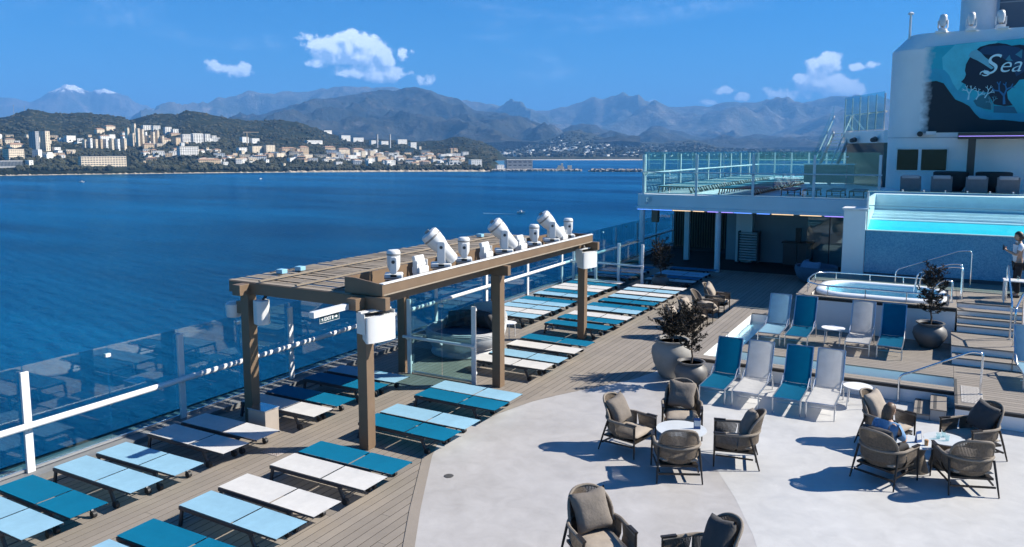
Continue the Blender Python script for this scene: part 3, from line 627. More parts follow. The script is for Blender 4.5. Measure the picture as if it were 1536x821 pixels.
# upper deck
railing('glass_railing', 'upper deck front glass railing above the white fascia', (-12.55, 35.42), (-2.35, 35.42), 3.56, 4, hgt=1.98, rail_z=1.05, side=1, tube_r=.025)
railing('glass_railing', 'upper deck side glass railing facing the sea', (-12.6, 35.6), (-12.6, 61), 3.56, 9, hgt=1.98, rail_z=1.0, side=1)
railing('glass_railing', 'upper deck far glass railing behind the rows of loungers', (-12.5, 61), (-4, 61), 3.56, 7, hgt=1.98, rail_z=1.0, side=1, half=False)
railing('glass_railing', 'high glass balustrade at the top of the outside stairs', (-5.75, 53.2), (-3.2, 48.4), 6.75, 5, hgt=2.15, rail_z=1.05, side=-1, clamps=False, half=False)
ud = thing('upper_gallery', 'white gallery ledge under the high glass balustrade', 'gallery', (0, 0, 0))
MB().prism([(-5.9, 53.3), (-3.1, 48.2), (-1.0, 48.0), (-1.0, 55)], 6.05, 6.74).build('ledge', wall_m, ud); MB().prism([(-5.5, 53.0), (-3.1, 48.6), (-1.0, 48.6), (-1.0, 55)], 3.55, 6.05).build('wall_below', mat('gallery_glass', (.05, .08, .10), .15), ud)
for i in range(2): MB().cyl((-3.6 - i * 1.3, 48.9 + i * 2.3, 6.25), (-3.7 - i * 1.3, 48.4 + i * 2.3, 6.2), .16, .13, 12).build('flood_lamp', dkmet_m, ud)
# outside stairs
os_ = thing('outside_stairs', 'steep outside stairs with white stringers up to the glass balustrade', 'stairs', (-5.75, 53.0, 3.56))
for s in (-.55, .45): MB().bar((s - .85, -2.6, 0), (s, 0, 3.2), .08, .3).build('stringer', white_m, os_); MB().tube([(s - .85, -2.6, 1.0), (s, 0, 4.2)], .045).build('hand_rail', white_m, os_)
for i in range(15): u = (i + .5) / 15; MB().box(-.5 - .85 * (1 - u), .4 - .85 * (1 - u), -2.6 * (1 - u) - .02, -2.6 * (1 - u) + .24, 3.2 * u, 3.2 * u + .04).build('tread', alu_m, os_)
MB().add([(-1.42, -2.6, .5), (-.57, 0, 3.7), (-.57, 0, 4.9), (-1.42, -2.6, 1.7)], [(0, 1, 2, 3)]).build('side_pane', glass_m, os_)
ub = thing('upper_bar', 'low grey planked bar counter on the upper deck', 'counter', (-6.0, 46.5, 3.56))
for i in range(5): MB().box(-1.0, 1.6, 0, .5, .25 + i * .2, .44 + i * .2).build('plank', mat('grey_timber', (.32, .29, .26), .7, var=.2, vscale=3), ub)
MB().box(-1.05, 1.65, -.1, .6, 1.26, 1.32).build('counter_top', white_m, ub)

# ================================================================== PERGOLA
pg = thing('pergola', 'bronze pergola with slatted roof over the rows of sun loungers', 'pergola', (0, 0, 0))
for (x, y, h) in ((-12.37, 11.03, 2.72), (-9.33, 11.06, 2.72), (-11.85, 15.55, 2.72), (-9.10, 15.63, 2.72), (-9.28, 20.95, 2.72), (-12.3, 20.95, 2.72)):
    MB().box(x - .11, x + .11, y - .11, y + .11, 0, h).build('post', brown_m, pg, bevel=.006)
for y in (11.06, 15.6, 20.95): MB().box(-12.88, -8.78, y - .07, y + .07, 2.722, 2.955).build('cross_beam', brown_m, pg, bevel=.006)
for x in (-12.37, -9.36):
    MB().box(x - .11, x + .11, 10.72, 10.985, 2.724, 2.94).build('beam_end', brown_m, pg, bevel=.006)
    MB().box(x - .09, x + .09, 11.135, 21.3, 2.724, 2.945).build('long_beam', brown_m, pg, bevel=.006)
sm = MB().box(-12.9, -9.62, -.05, .05, 0, .012).mesh('slat', slat_m)
# boards in threes with a wider open joint between the groups
y = 11.0
while y < 21.4:
    for k in range(3):
        o = put('slat', sm, pg); o.location = (random.uniform(-.03, .03), y + .055 + k * .125, 2.957 + random.uniform(-.002, .004)); o.rotation_euler = (0, 0, random.uniform(-.004, .004))
    y += .435
for x in (-12.0, -11.0, -10.05): MB().box(x - .03, x + .03, 11.0, 21.4, 2.994, 3.025).build('batten', slat_m, pg)
MB().box(-9.76, -8.90, 11.1, 20.75, 2.972, 3.0).build('tray_floor', slat_m, pg)
MB().box(-8.94, -8.90, 11.1, 20.75, 3.002, 3.185).build('tray_front', brown_m, pg, bevel=.004)
MB().box(-9.80, -9.77, 11.1, 20.75, 2.99, 3.27).build('tray_back', brown_m, pg)
MB().prism([(-9.8, 2.97), (-8.9, 2.97), (-8.9, 3.185), (-9.55, 3.27), (-9.8, 3.27)], 11.06, 11.098, 'y').build('tray_end', brown_m, pg); MB().box(-9.8, -8.9, 20.752, 20.79, 2.97, 3.2).build('tray_end', brown_m, pg)
MB().box(-8.99, -8.885, 11.08, 20.77, 3.187, 3.205).build('tray_lip', white_m, pg)
# ---- stage lights in the tray
def lathe_head(prof, M): return MB().lathe(prof, n=20, M=M)
def moving_head(name, label, y, kind, rz):
    t = thing(name, label, 'stage light', (-9.30, y, 3.0), rz, 'moving stage lights along the pergola tray')
    s = 1.0 if kind == 'small' else 1.22
    b = MB().box(-.18 * s, .18 * s, -.15 * s, .15 * s, .14, .26 * 1.0).build('base', plastic_m, t, bevel=.03)
    MB().box(-.12, .12, -.11, .11, .002, .139).build('clamp', black_m, t); MB().box(-.183 * s, .183 * s, -.153 * s, .153 * s, .172, .186).build('base_seam', dkmet_m, b)
    MB().box(-.06, .06, -.158 * s, -.152 * s, .20, .245).build('connector_panel', black_m, b); MB().tube([(.1, -.15, .16), (.2, -.22, .05), (.1, -.3, .01), (-.1, -.33, .008)], .010, 6).build('cable', black_m, t)
    MB().box(.181 * s, .186 * s, -.09, .04, .17, .23).build('display', win_m, b)
    for sd in (-1, 1):
        MB().cyl((0, sd * .192 * s, .50 * s), (0, sd * .198 * s, .50 * s), .035, n=12).build('pivot_cap', dkmet_m, t)
        MB().prism(rrect(-.07 * s, .07 * s, .262, .60 * s, .05), sd * .165 * s - .025, sd * .165 * s + .025, 'y').build('yoke_arm', plastic_m, t, bevel=.012)
    if kind == 'small':
        h = MB().lathe([(0, .30), (.07, .30), (.10, .33), (.125, .40), (.13, .60), (.135, .66), (.12, .70), (.10, .715), (0, .72)], n=22).build('head', plastic_m, t, smooth=True)
        MB().lathe([(.137, .615), (.137, .645)], n=22).build('vent_ring', mat('vent_grey', (.24, .23, .22), .6), h, smooth=True)
    else:
        M = Matrix.Translation((0, 0, .60)) @ Matrix.Rotation(R_(-42), 4, 'Y')
        h = MB().lathe([(0, -.42), (.09, -.42), (.13, -.37), (.15, -.05), (.19, .10), (.205, .28), (.195, .38), (.15, .41), (0, .41)], n=22, M=M).build('head', plastic_m, t, smooth=True)
        MB().lathe([(0, -.422), (.085, -.425)], n=18, M=M).build('lens', win_m, h); MB().lathe([(.207, .25), (.207, .29)], n=22, M=M).build('ring', MATS.get('vent_grey') or mat('vent_grey', (.32, .30, .28), .6), h, smooth=True)
        MB().box(-.05, .05, -.06, .06, .40, .46, M).build('rear_grille', MATS['vent_grey'], h)
    return t
def flood(label, y):
    t = thing('flood_light', label, 'flood light', (-9.24, y, 3.0), 0, 'small flood lights along the pergola tray')
    b = MB().box(-.10, .10, -.17, .17, .15, .30).build('body', plastic_m, t, bevel=.03)
    MB().cyl((0, 0, 0), (0, 0, .15), .03, n=8).build('stem', dkmet_m, t)
    M = Matrix.Translation((0, 0, .30)) @ Matrix.Rotation(R_(-18), 4, 'Y')
    p = MB().box(-.05, .04, -.16, .16, .0, .22, M).build('lamp_head', plastic_m, t, bevel=.02); MB().box(.041, .045, -.125, .125, .04, .18, M).build('lens', mat('lens_grey', (.45, .48, .5), .2), p)
    for s in (-1, 1): MB().box(-.06, .05, s * .168, s * .182, .12, .42).build('bracket', plastic_m, t)
for nm, y, k, lb in (('a', 11.92, 'small', 'upright white moving head light nearest the pergola corner post with the big speaker'), ('b', 13.55, 'big', 'large tilted white moving head light, first of three from the corner speaker'), ('c', 14.45, 'small', 'upright white moving head light just past the first large tilted one'),
                     ('d', 16.25, 'big', 'large tilted white moving head light, second of three on the pergola'), ('e', 17.85, 'small', 'upright white moving head light between the second and third large tilted ones'), ('f', 18.85, 'big', 'large tilted white moving head light, third of three from the corner speaker'), ('g', 19.95, 'small', 'upright white moving head light at the far end of the pergola tray')):
    moving_head('moving_head_light', lb, y, k, R_(35))
for y, lb in ((12.72, 'small white flood light between the first upright and first tilted stage lights'), (15.32, 'small white flood light before the second large tilted stage light'), (17.02, 'small white flood light right after the second large tilted stage light'), (19.45, 'small white flood light tucked beside the third large tilted stage light')): flood(lb, y)
# cables and blue connectors
bc_m = mat('blue_connector', (.03, .18, .48), .4)
for i, y in enumerate((11.45, 12.2, 13.0, 14.05, 14.9, 15.8, 17.4, 18.35, 19.2)):
    k = thing('power_connector', '%s blue power plug lying in the pergola tray from the corner speaker' % ORD[i], 'plug', (-9.06, y, 3.0), random.uniform(-1, 1), 'blue plugs in the tray')
    MB().cyl((-.06, 0, .03), (.06, 0, .03), .025, n=8).build('body', bc_m, k); MB().tube([(-.06, 0, .03), (-.16, .05, .02), (-.26, -.03, .015), (-.36, .02, .01)], .01, 6).build('cable', black_m, k)
for i, (x, y) in enumerate(((-12.45, 12.05), (-12.4, 12.55), (-12.4, 20.2))):
    k = thing('junction_box', 'pale blue junction box %s on the slatted pergola roof' % ('nearest the near corner', 'second from the near corner', 'at the far end')[i], 'junction box', (x, y, 2.99), 0)
    MB().box(-.09, .09, -.08, .08, 0, .09).build('box', mat('box_blue', (.25, .48, .62), .4), k, bevel=.008); MB().tube([(-.09, 0, .04), (-.2, .05, .02), (-.25, -.1, .015)], .012, 6).build('cable', black_m, k)
# ---- speakers, sign and lamp under the pergola
def horn_speaker(label, loc, rz):
    t = thing('loudspeaker', label, 'loudspeaker', loc, rz, 'white horn speakers on the pergola posts')
    # local: front toward +X, width along Y
    pr = [(-.24, -.15), (.12, -.33)] + [(.12 + .07 * math.cos(R_(a)), .33 * math.sin(R_(a))) for a in range(-80, 81, 10)] + [(.12, .33), (-.24, .15)]
    MB().prism(pr, -.26, .22).build('cabinet', plastic_m, t, smooth=True)
    MB().box(-.14, .10, -.345, -.335, -.1, .28).build('bracket_arm', plastic_m, t); MB().box(-.14, .10, .335, .345, -.1, .28).build('bracket_arm', plastic_m, t); MB().box(-.1, .0, -.345, .345, .282, .31).build('bracket_bar', plastic_m, t)
    for i in range(9): MB().box(-.12, .08, -.26 + i * .06, -.235 + i * .06, .221, .235).build('fin', dkmet_m, t)
    MB().cyl((-.06, 0, .29), (-.12, 0, .38), .03, n=8).build('mount', alu_m, t)
horn_speaker('large white horn loudspeaker on the near pergola corner post', (-9.0, 11.0, 2.42), R_(-14)); horn_speaker('white horn loudspeaker on the pergola post at the far end', (-9.05, 20.7, 2.48), R_(-14))
sp = thing('loudspeaker', 'narrow white box loudspeaker on the rear pergola corner post', 'loudspeaker', (-12.0, 11.02, 2.12), R_(-20))
MB().prism([(-.10, -.13), (.08, -.13), (.15, -.05), (.15, .09), (.08, .15), (-.10, .15)], 0, .50).build('cabinet', plastic_m, sp, bevel=.02); MB().box(-.25, -.101, -.05, .08, .05, .45).build('wall_bracket', white_m, sp); MB().tube([(-.02, .05, .5), (.05, .1, .6), (.12, .06, .56), (.05, .02, .52)], .02, 6).build('cable', black_m, sp)
lp = thing('wall_speaker', 'small rounded white speaker hanging outside the rear pergola post', 'speaker', (-12.78, 11.0, 2.2), 0)
MB().lathe([(0, 0), (.13, 0), (.15, .04), (.16, .22), (.165, .27), (.12, .31), (0, .315)], n=18).build('body', plastic_m, lp, smooth=True); MB().box(.14, .30, -.05, .05, .1, .35).build('bracket', brown_m, lp)
sg = thing('exit_sign', 'dark EXIT sign hanging under a white box light on the pergola', 'sign', (-9.47, 10.2, 2.71), 0); sg.scale = (.70, .70, .70)
MB().bar((0, -.55, .12), (0, .75, .12), .17, .15).build('lamp_box', plastic_m, sg, bevel=.01)
MB().box(-.008, .008, -.28, .45, -.15, .03).build('sign_plate', mat('sign_dark', (.012, .05, .07), .35), sg)
eb = MB()
for z in (-.147, .027): eb.box(.009, .012, -.275, .445, z - .004, z + .004)
for y in (-.272, .442): eb.box(.009, .012, y - .004, y + .004, -.146, .026)
eb.build('sign_border', plastic_m, sg)
cu = bpy.data.curves.new('lettering', 'FONT'); cu.body = 'EXIT'; cu.size = .13; cu.extrude = .001; cu.offset = .003
to = bpy.data.objects.new('tmp', cu); C.objects.link(to); dg = bpy.context.evaluated_depsgraph_get(); me = bpy.data.meshes.new_from_object(to.evaluated_get(dg)); bpy.data.objects.remove(to)
me.materials.clear(); me.materials.append(plastic_m); o = put('lettering', me, sg); o.location = (.0105, -.11, -.105); o.rotation_euler = (R_(90), 0, R_(90))
m = MB(); m.prism([(.27, -.075), (.33, -.075), (.33, -.105), (.385, -.06), (.33, -.015), (.33, -.045), (.27, -.045)], .009, .012, 'x'); m.box(.009, .012, .18, .225, -.105, -.015); m.prism([(-.20, -.11), (-.19, -.11), (-.17, -.07), (-.15, -.11), (-.14, -.11), (-.16, -.05), (-.145, -.04), (-.18, -.03), (-.22, -.045), (-.215, -.055), (-.18, -.045)], .009, .012, 'x'); m.lathe([(0, 0), (.012, 0)], n=8, M=Matrix.Translation((.012, -.175, -.015)) @ Matrix.Rotation(R_(90), 4, 'Y')); m.build('pictogram', plastic_m, sg)

# ================================================================== SUN LOUNGERS (flat)
def lounger_proto():
    t = thing('sun_lounger', 'x', 'sun lounger')
    f = MB()
    for s in (-1, 1): f.box(-1.03, .58, s * .285 - .018, s * .285 + .018, .262, .318); f.box(.58, 1.02, s * .285 - .010, s * .285 + .010, .30, .322)
    f.box(-1.03, -.99, -.267, .267, .268, .315); f.box(.50, .55, -.267, .267, .262, .30); f.box(-.55, -.52, -.267, .267, .255, .285)
    f.build('frame', dkmet_m, t, bevel=.004)
    lm = {}
    for x, dx in ((-.97, -.06), (.50, .13)):
        for s in (-1, 1):
            l = MB().bar((x, s * .285, .27), (x + dx, s * .285, .0 if x < 0 else .02), .035, .05).build('leg', dkmet_m, t)
            if x > 0:
                MB().cyl((x + dx, s * .285 - .03, .055), (x + dx, s * .285 + .03, .055), .055, n=14).build('wheel', rubber_m, l)
    MB().tube([(-.98, -.27, .10), (-.98, .27, .10)], .012, 6).build('cross_bar', dkmet_m, t); MB().tube([(.58, -.27, .12), (.58, .27, .12)], .012, 6).build('cross_bar', dkmet_m, t)
    def panel(x0, x1, m, zt):
        return MB().grid(lambda u, v: Vector((x0 + (x1 - x0) * u, -.292 + .584 * v, zt - .012 * math.sin(math.pi * v) * math.sin(math.pi * u) ** .5)), 6, 5).mesh('sling', m, True)
    sl = {}
    for nm, m in (('teal', teal_m), ('pale blue', lblue_m), ('white', wht_m)): sl[nm] = (panel(-1.03, .105, m, .333), panel(.135, 1.03, m, .333))
    put('back_sling', sl['teal'][0], t); put('foot_sling', sl['teal'][1], t)
    return t, sl
LP, SL = lounger_proto(); first = [True]
def lounger(x, y, colr, label, group, z=0, rz=0):
    rz += random.uniform(-.02, .02); x += random.uniform(-.035, .035); y += random.uniform(-.02, .02)
    if first[0]:
        first[0] = False; KIDS[LP.name] = [c for c in bpy.data.objects if c.parent == LP]
        for ch in KIDS[LP.name]: KIDS['>' + ch.name] = [c for c in bpy.data.objects if c.parent == ch]
        LP.location = (x, y, z); LP.rotation_euler = (0, 0, rz); tag(LP, label, 'sun lounger', group)
        for c in KIDS[LP.name]:
            if c.name == 'back_sling': c.data = SL[colr][0]
            if c.name == 'foot_sling': c.data = SL[colr][1]
        return
    dup(LP, (x, y, z), rz, label, group, {'back_sling': SL[colr][0], 'foot_sling': SL[colr][1]})
T, B_, W_ = 'teal', 'pale blue', 'white'
def row(x, spots, where, group, start=0):
    for i, (y, c) in enumerate(spots):
        lounger(x, y, c, '%s flat sun lounger, %s %s' % (c, ORD[i], where), group)
row(-11.8, [(8.2, B_), (7.45, B_), (6.5, T), (5.8, B_), (4.7, W_), (4.0, T)], 'from the pergola along the sea railing', 'loungers along the railing before the pergola')
row(-11.83, [(9.25, W_), (9.97, W_), (11.43, W_), (12.15, T), (13.3, T), (14.05, B_)], 'under the pergola slats beside the sea railing', 'loungers under the pergola beside the railing')
row(-8.75, [(9.99, T), (9.29, W_), (8.27, W_), (7.55, B_), (6.5, T), (5.8, B_), (4.75, W_)], 'before the near pergola post in the inner row', 'inner row loungers before the pergola post')
row(-8.82, [(11.66, T), (12.32, B_), (13.55, T), (14.2, B_)], 'after the near pergola post in the inner row', 'inner row loungers between the first two pergola posts')
row(-12.13, [(21.65, B_), (22.34, W_), (23.04, B_), (23.75, B_), (24.4, T), (25.55, B_), (26.2, T), (26.9, W_), (27.6, W_), (28.25, T), (28.98, W_)], 'past the round daybed along the sea railing', 'loungers along the railing past the daybed')
row(-9.26, [(16.65, W_), (17.4, B_), (18.38, W_), (19.25, T)], 'after the middle pergola post in the inner row', 'inner row loungers between the last two pergola posts')
row(-9.52, [(21.3, T), (22.2, T), (22.87, W_), (23.86, B_), (24.5, T), (25.48, T), (26.34, B_), (27.15, W_), (27.94, B_), (28.77, W_)], 'after the last pergola post in the inner row', 'inner row loungers past the pergola')
row(-9.64, [(30.6, W_), (31.45, T), (32.14, B_), (32.8, B_), (34.0, T)], 'behind the potted tree before the deckhouse', 'loungers before the deckhouse behind the pot')
row(-12.3, [(30.4, T), (31.16, B_), (32.0, B_), (32.7, T), (33.5, T)], 'behind the glass cross fence by the sea railing', 'loungers behind the glass cross fence')
# upper deck rows
for i in range(19):
    lounger(-11.3, 37.2 + i * 1.02, [B_, W_, B_, T][i % 4], '%s upper deck sun lounger, %s from the front by the sea side railing' % ([B_, W_, B_, T][i % 4], ORD[i]), 'upper deck loungers by the side railing', 3.56)
for i in range(14):
    lounger(-8.2, 36.8 + i * 1.0, [T, T, B_][i % 3], '%s upper deck sun lounger, %s from the front in the middle row' % ([T, T, B_][i % 3], ORD[i]), 'upper deck loungers in the middle row', 3.56)
for i, x in enumerate((-6.1, -5.2, -4.2, -3.3)):
    lounger(x, 37.4, T, 'teal end-on sun lounger, %s along the upper deck front railing' % ORD[i], 'upper deck loungers seen end on', 3.56, R_(90))

# ================================================================== CHAISES (raised back)
def chaise(x, y, z, colm, label, group, rz=0, recl=64, blen=.88):
    """front edge at local y = 0, head toward +y"""
    t = thing('chaise_lounge', label, 'chaise lounge', (x, y, z), rz, group)
    hy, s = 1.30, .335
    top = Vector((0, hy + blen * math.cos(R_(recl)), s + blen * math.sin(R_(recl))))
    f = MB()
    for sx in (-1, 1):
        X = sx * .285
        f.tube([(X, 0.02, s), (X, hy, s), (X, hy + .25, s)], .018, 8); f.tube([(X, hy, s), (X, top.y, top.z)], .016, 8)
        f.tube([(X, hy + .25, s), (X, hy + .34, .24), (X, hy + .34, 0)], .016, 8)
        f.tube([(X, hy - .35, s + .01), (X, hy - .12, s + .16), (X, hy + .12, s + .17), (X, hy + .25, s)], .014, 8)
    f.tube([(-.285, .03, s - .01), (.285, .03, s - .01)], .015, 8); f.tube([(-.28, top.y, top.z), (.28, top.y, top.z)], .014, 8); f.tube([(-.28, .45, .1), (.28, .45, .1)], .012, 8)
    f.build('frame', alu_m, t, smooth=True)
    for sx in (-1, 1): MB().tube([(sx * .285, .04, s), (sx * .285, .02, 0)], .016, 8).build('leg', alu_m, t, smooth=True)
    MB().grid(lambda u, v: Vector((-.272 + .544 * u, .01 + (hy - .01) * v, s + .012 - .02 * math.sin(math.pi * u))), 6, 8).build('seat_sling', colm, t, smooth=True)
    MB().grid(lambda u, v: Vector((-.272 + .544 * u, hy + .005 + (top.y - hy) * v + .02 * math.sin(math.pi * u), s + .015 + (top.z - s) * v - .012 * math.sin(math.pi * u))), 6, 6).build('back_sling', colm, t, smooth=True)
g1 = 'chaises before the raised deck'; g2 = 'chaises on the raised deck'
for x, m, lb in ((-4.30, navy_m, 'blue chaise with raised back beside the grey planter, before the raised deck'), (-3.57, cwht_m, 'white chaise with raised back between two blue chaises before the raised deck'), (-2.70, navy_m, 'blue chaise with raised back between two white chaises before the raised deck'), (-2.02, cwht_m, 'white chaise with raised back next to the round white table before the raised deck')):
    chaise(x, 16.9, .011, m, lb, g1)
for x, m, lb in ((-3.92, clb_m, 'pale blue chaise with raised back on the raised deck by the channel'), (-3.22, navy_m, 'blue chaise with raised back next to the pale blue one on the raised deck'), (-1.73, cwht_m, 'white chaise with raised back on the raised deck under the hot tub podium'), (-.98, navy_m, 'blue chaise with raised back beside the dark planter below the podium')):
    chaise(x, 21.25, PZ, m, lb, g2)
chaise(2.05, 19.9, PZ, clb_m, 'pale blue chaise at the foot of the wide wooden stairs', g2, R_(4))
for i, x in enumerate((-1.15, -.1, 1.05, 2.05)):
    t = thing('chaise_lounge', 'grey high backed terrace chaise, %s from the white corner block windows' % ORD[i], 'chaise lounge', (x, 33.8, 4.02), 0, 'grey chaises on the terrace')
    MB().add([(-.36, 0, .0), (.36, 0, 0), (.36, .06, .0), (-.36, .06, 0), (-.36, -.18, .62), (.36, -.18, .62), (.36, -.12, .63), (-.36, -.12, .63)], [(0, 1, 5, 4), (1, 2, 6, 5), (2, 3, 7, 6), (3, 0, 4, 7), (4, 5, 6, 7), (0, 3, 2, 1)]).build('back', grey_m, t, bevel=.02)
    MB().box(-.30, .30, -.21, -.06, .53, .67).build('pillow', mat('grey_pillow', (.34, .34, .35), .8), t, bevel=.04); MB().box(-.34, .34, .07, 1.2, .02, .26).build('seat', grey_m, t, bevel=.02)
for i, x in enumerate((.2, 1.65)):
    t = thing('round_armchair', 'dark round tub chair behind the %s pair of terrace chaises' % ORD[i], 'armchair', (x, 35.2, 4.02), 0)
    MB().lathe([(.45, .1), (.6, .3), (.62, .75), (.55, .78), (.5, .45), (0, .4)], n=20).build('shell', mat('dark_wicker', (.03, .028, .028), .8, var=.3, vscale=30), t, smooth=True); MB().lathe([(.4, 0), (.45, .1)], n=16).build('base', black_m, t)

# ---- round white tables
def round_table(x, y, z, label, r=.28, h=.45):
    t = thing('side_table', label, 'side table', (x, y, z))
    MB().lathe([(0, h - .02), (r - .01, h - .02), (r, h - .01), (r, h), (0, h + .001)], n=28).build('table_top', white_m, t, smooth=True)
    for k in range(4):
        a = R_(45 + 90 * k); MB().tube([(math.cos(a) * r * .85, math.sin(a) * r * .85, h - .02), (math.cos(a) * r * .9, math.sin(a) * r * .9, 0)], .012, 6).build('leg', white_m, t)
round_table(-2.42, 22.25, PZ, 'round white side table between the chaises on the raised deck', .30); round_table(-1.42, 18.25, .011, 'round white side table at the end of the front row of chaises', .30)
round_table(-11.35, 20.0, 0, 'low white side table beside the round daybed', .30, .45)
wt = thing('side_table', 'white square side table with two glasses beside the standing person', 'side table', (1.85, 25.55, TZ))
MB().box(-.25, .6, -.25, .25, .60, .63).build('table_top', white_m, wt, bevel=.005)
for sx in (-.22, .56):
    for sy in (-.22, .22): MB().box(sx - .015, sx + .015, sy - .015, sy + .015, 0, .6).build('leg', white_m, wt)
for i, x in enumerate((1.95, 2.2)):
    k = thing('drinking_glass', 'clear drinking glass on the white square table, %s from its left edge' % ORD[i], 'glass', (x, 25.55, TZ + .63)); MB().lathe([(0, .003), (.028, .003), (.036, .12), (.033, .12), (.026, .01), (0, .01)], n=14).build('tumbler', glass2_m, k, smooth=True)

# ================================================================== WOVEN ARMCHAIRS
def superell(a, n=2.6):
    c, s = math.cos(a), math.sin(a); r = 1 / ((abs(c) ** n + abs(s) ** n) ** (1 / n)); return c * r, s * r
def make_armchair():
    """front toward +X; foot print .78 x .80; returns shared part meshes"""
    P_ = {}
    SEAT, ARM, BACK = .30, .60, .97
    # plan curve of the arm hoop: U open to the front
    def hoop(u, k=1.0):      # u -1..1, from the left arm front round the back to the right arm front
        if abs(u) > .62:
            s = (abs(u) - .62) / .38; return Vector((-.05 + .43 * s, math.copysign(.385 - .015 * s, u) * k, 0))
        a = u / .62 * math.pi / 2; return Vector((-.05 - .36 * math.cos(a) * k, .385 * math.sin(a) * k, 0))
    us = [-1 + 2 * i / 40 for i in range(41)]
    P_['arm_hoop'] = MB().tube([hoop(u) + Vector((0, 0, ARM + .015 * (1 - u * u))) for u in us], .026, 8).mesh('arm_hoop', rope2_m, True)
    # basket of cords from the hoop down to the seat frame
    bk = MB(); nb = 96
    for i in range(nb):
        u = -1 + 2 * (i + .5) / nb; t0 = hoop(u) + Vector((0, 0, ARM)); drop = .30 if abs(u) < .60 else .30 - .06 * (abs(u) - .6) / .4
        b0 = Vector((t0.x * .80 + (.06 if abs(u) > .62 else .02), t0.y * (.80 + .08 * (abs(u) > .62)), ARM - drop))
        mid = (t0 + b0) / 2 + Vector((t0.x * .10 if abs(u) < .62 else 0, t0.y * .07, -.03))
        wv = (hoop(min(1, u + .012)) - hoop(max(-1, u - .012))).normalized() * .0076
        pts_ = [t0, mid, b0]; vs = []
        for p in pts_: vs += [p - wv, p + wv]
        th = Vector((t0.x + .05, t0.y, 0)).normalized() * .008
        vs2 = [v - th for v in vs]; bk.add(vs + vs2, [(0, 1, 3, 2), (2, 3, 5, 4), (7, 6, 8, 9), (9, 8, 10, 11), (0, 2, 8, 6), (2, 4, 10, 8), (1, 7, 9, 3), (3, 9, 11, 5)])
    P_['woven_basket'] = bk.mesh('woven_basket', rope_m)
    # oval back shell
    def shell(th, r):      # th -1..1 across, height r 0..1
        a = th * R_(66); h = ARM - .06 + (BACK - ARM + .06) * r; k = 1 + .06 * r
        return Vector((-.03 - .375 * math.cos(a) * k - .07 * r, .385 * math.sin(a) * k * .93, h))
    def toph(th): return (1 - abs(th) ** 2.6) ** .5
    ths = [-1 + 2 * i / 32 for i in range(33)]
    rim = [shell(t, max(.02, toph(t))) for t in ths]
    P_['back_rim'] = MB().tube(rim, .021, 8).mesh('back_rim', rope2_m, True)
    bs = MB(); nn = 40
    for i in range(nn):
        th = -.97 + 1.94 * (i + .5) / nn; tp = toph(th)
        ps = [shell(th, tp * q) for q in (0, .34, .68, 1)]; wv = (shell(th + .01, .5) - shell(th - .01, .5)).normalized() * .0082; d = Vector((ps[0].x + .03, ps[0].y, 0)).normalized() * .008
        vs = []
        for p in ps: vs += [p - wv, p + wv]
        v2 = [v - d for v in vs]; fs = []
        for k in range(3): a = 2 * k; fs += [(a, a + 1, a + 3, a + 2), (a + 9, a + 8, a + 10, a + 11), (a, a + 2, a + 10, a + 8), (a + 1, a + 9, a + 11, a + 3)]
        bs.add(vs + v2, fs)
    bs.tube([shell(t * .93, max(.02, toph(t * .93)) * .30) + Vector((.004, 0, 0)) for t in ths], .011, 6)
    P_['woven_back'] = bs.mesh('woven_back', rope_m)
    fr = MB(); fr.box(-.33, .36, -.32, .32, SEAT - .035, SEAT)
    P_['seat_frame'] = fr.mesh('seat_frame', leg_m)
    st = MB(); st.bar((-.30, -.33, .17), (.34, -.36, .21), .022, .026); st.bar((-.30, .33, .17), (.34, .36, .21), .022, .026); st.bar((-.35, -.35, .15), (-.35, .35, .15), .024, .03)
    P_['stretcher'] = st.mesh('stretcher', leg_m)
    legs = []
    for sx, sy in ((1, -1), (1, 1), (-1, -1), (-1, 1)):
        if sx > 0: l = MB().tube([(.37, sy * .375, ARM + .015), (.37, sy * .380, .3), (.375, sy * .385, 0)], [.020, .018, .013], 8)
        else: l = MB().tube([(-.24, sy * .345, ARM - .03), (-.33, sy * .365, .28), (-.41, sy * .385, 0)], [.021, .019, .013], 8)
        legs.append(l.mesh('leg', leg_m, True))
    cap = MB(); 
    for sy in (-1, 1): cap.bar((.18, sy * .374, ARM + .03), (.395, sy * .372, ARM + .03), .05, .022)
    P_['arm_cap'] = cap.mesh('arm_cap', leg_m)
    def cushion(sx, sy, h, m, name, pinch=.10, seed=0):
        mb = MB()
        def f(sgn):
            def g(u, v):
                x = 2 * u - 1; y = 2 * v - 1; k = 1 - pinch * (1 - min(1, abs(x * y) ** .8)) * max(abs(x), abs(y)) ** 6
                t = max(0, (1 - abs(x) ** 3.2) * (1 - abs(y) ** 3.2)) ** .55
                w_ = noise.noise(Vector((x * 2.1, y * 2.1, seed + sgn))) * .10
                return Vector((x * sx * k, y * sy * k, sgn * h * t * (1 + w_) ))
            return g
        mb.grid(f(1), 14, 14); mb.grid(f(-1), 14, 14)
        me = mb.mesh(name, m, True); bm = bmesh.new(); bm.from_mesh(me); bmesh.ops.remove_doubles(bm, verts=bm.verts, dist=.0005); bmesh.ops.recalc_face_normals(bm, faces=bm.faces); bm.to_mesh(me); bm.free(); return me
    cs = {}
    for k, m in (('taupe', cush_m), ('sand', cush2_m), ('charcoal', charc_m)):
        cs[k] = (cushion(.34, .325, .085, m, 'seat_cushion', .02, 1), cushion(.275, .275, .115, m, 'back_pillow', .13, 2))
    return P_, legs, cs
AP, ALEGS, ACS = make_armchair()
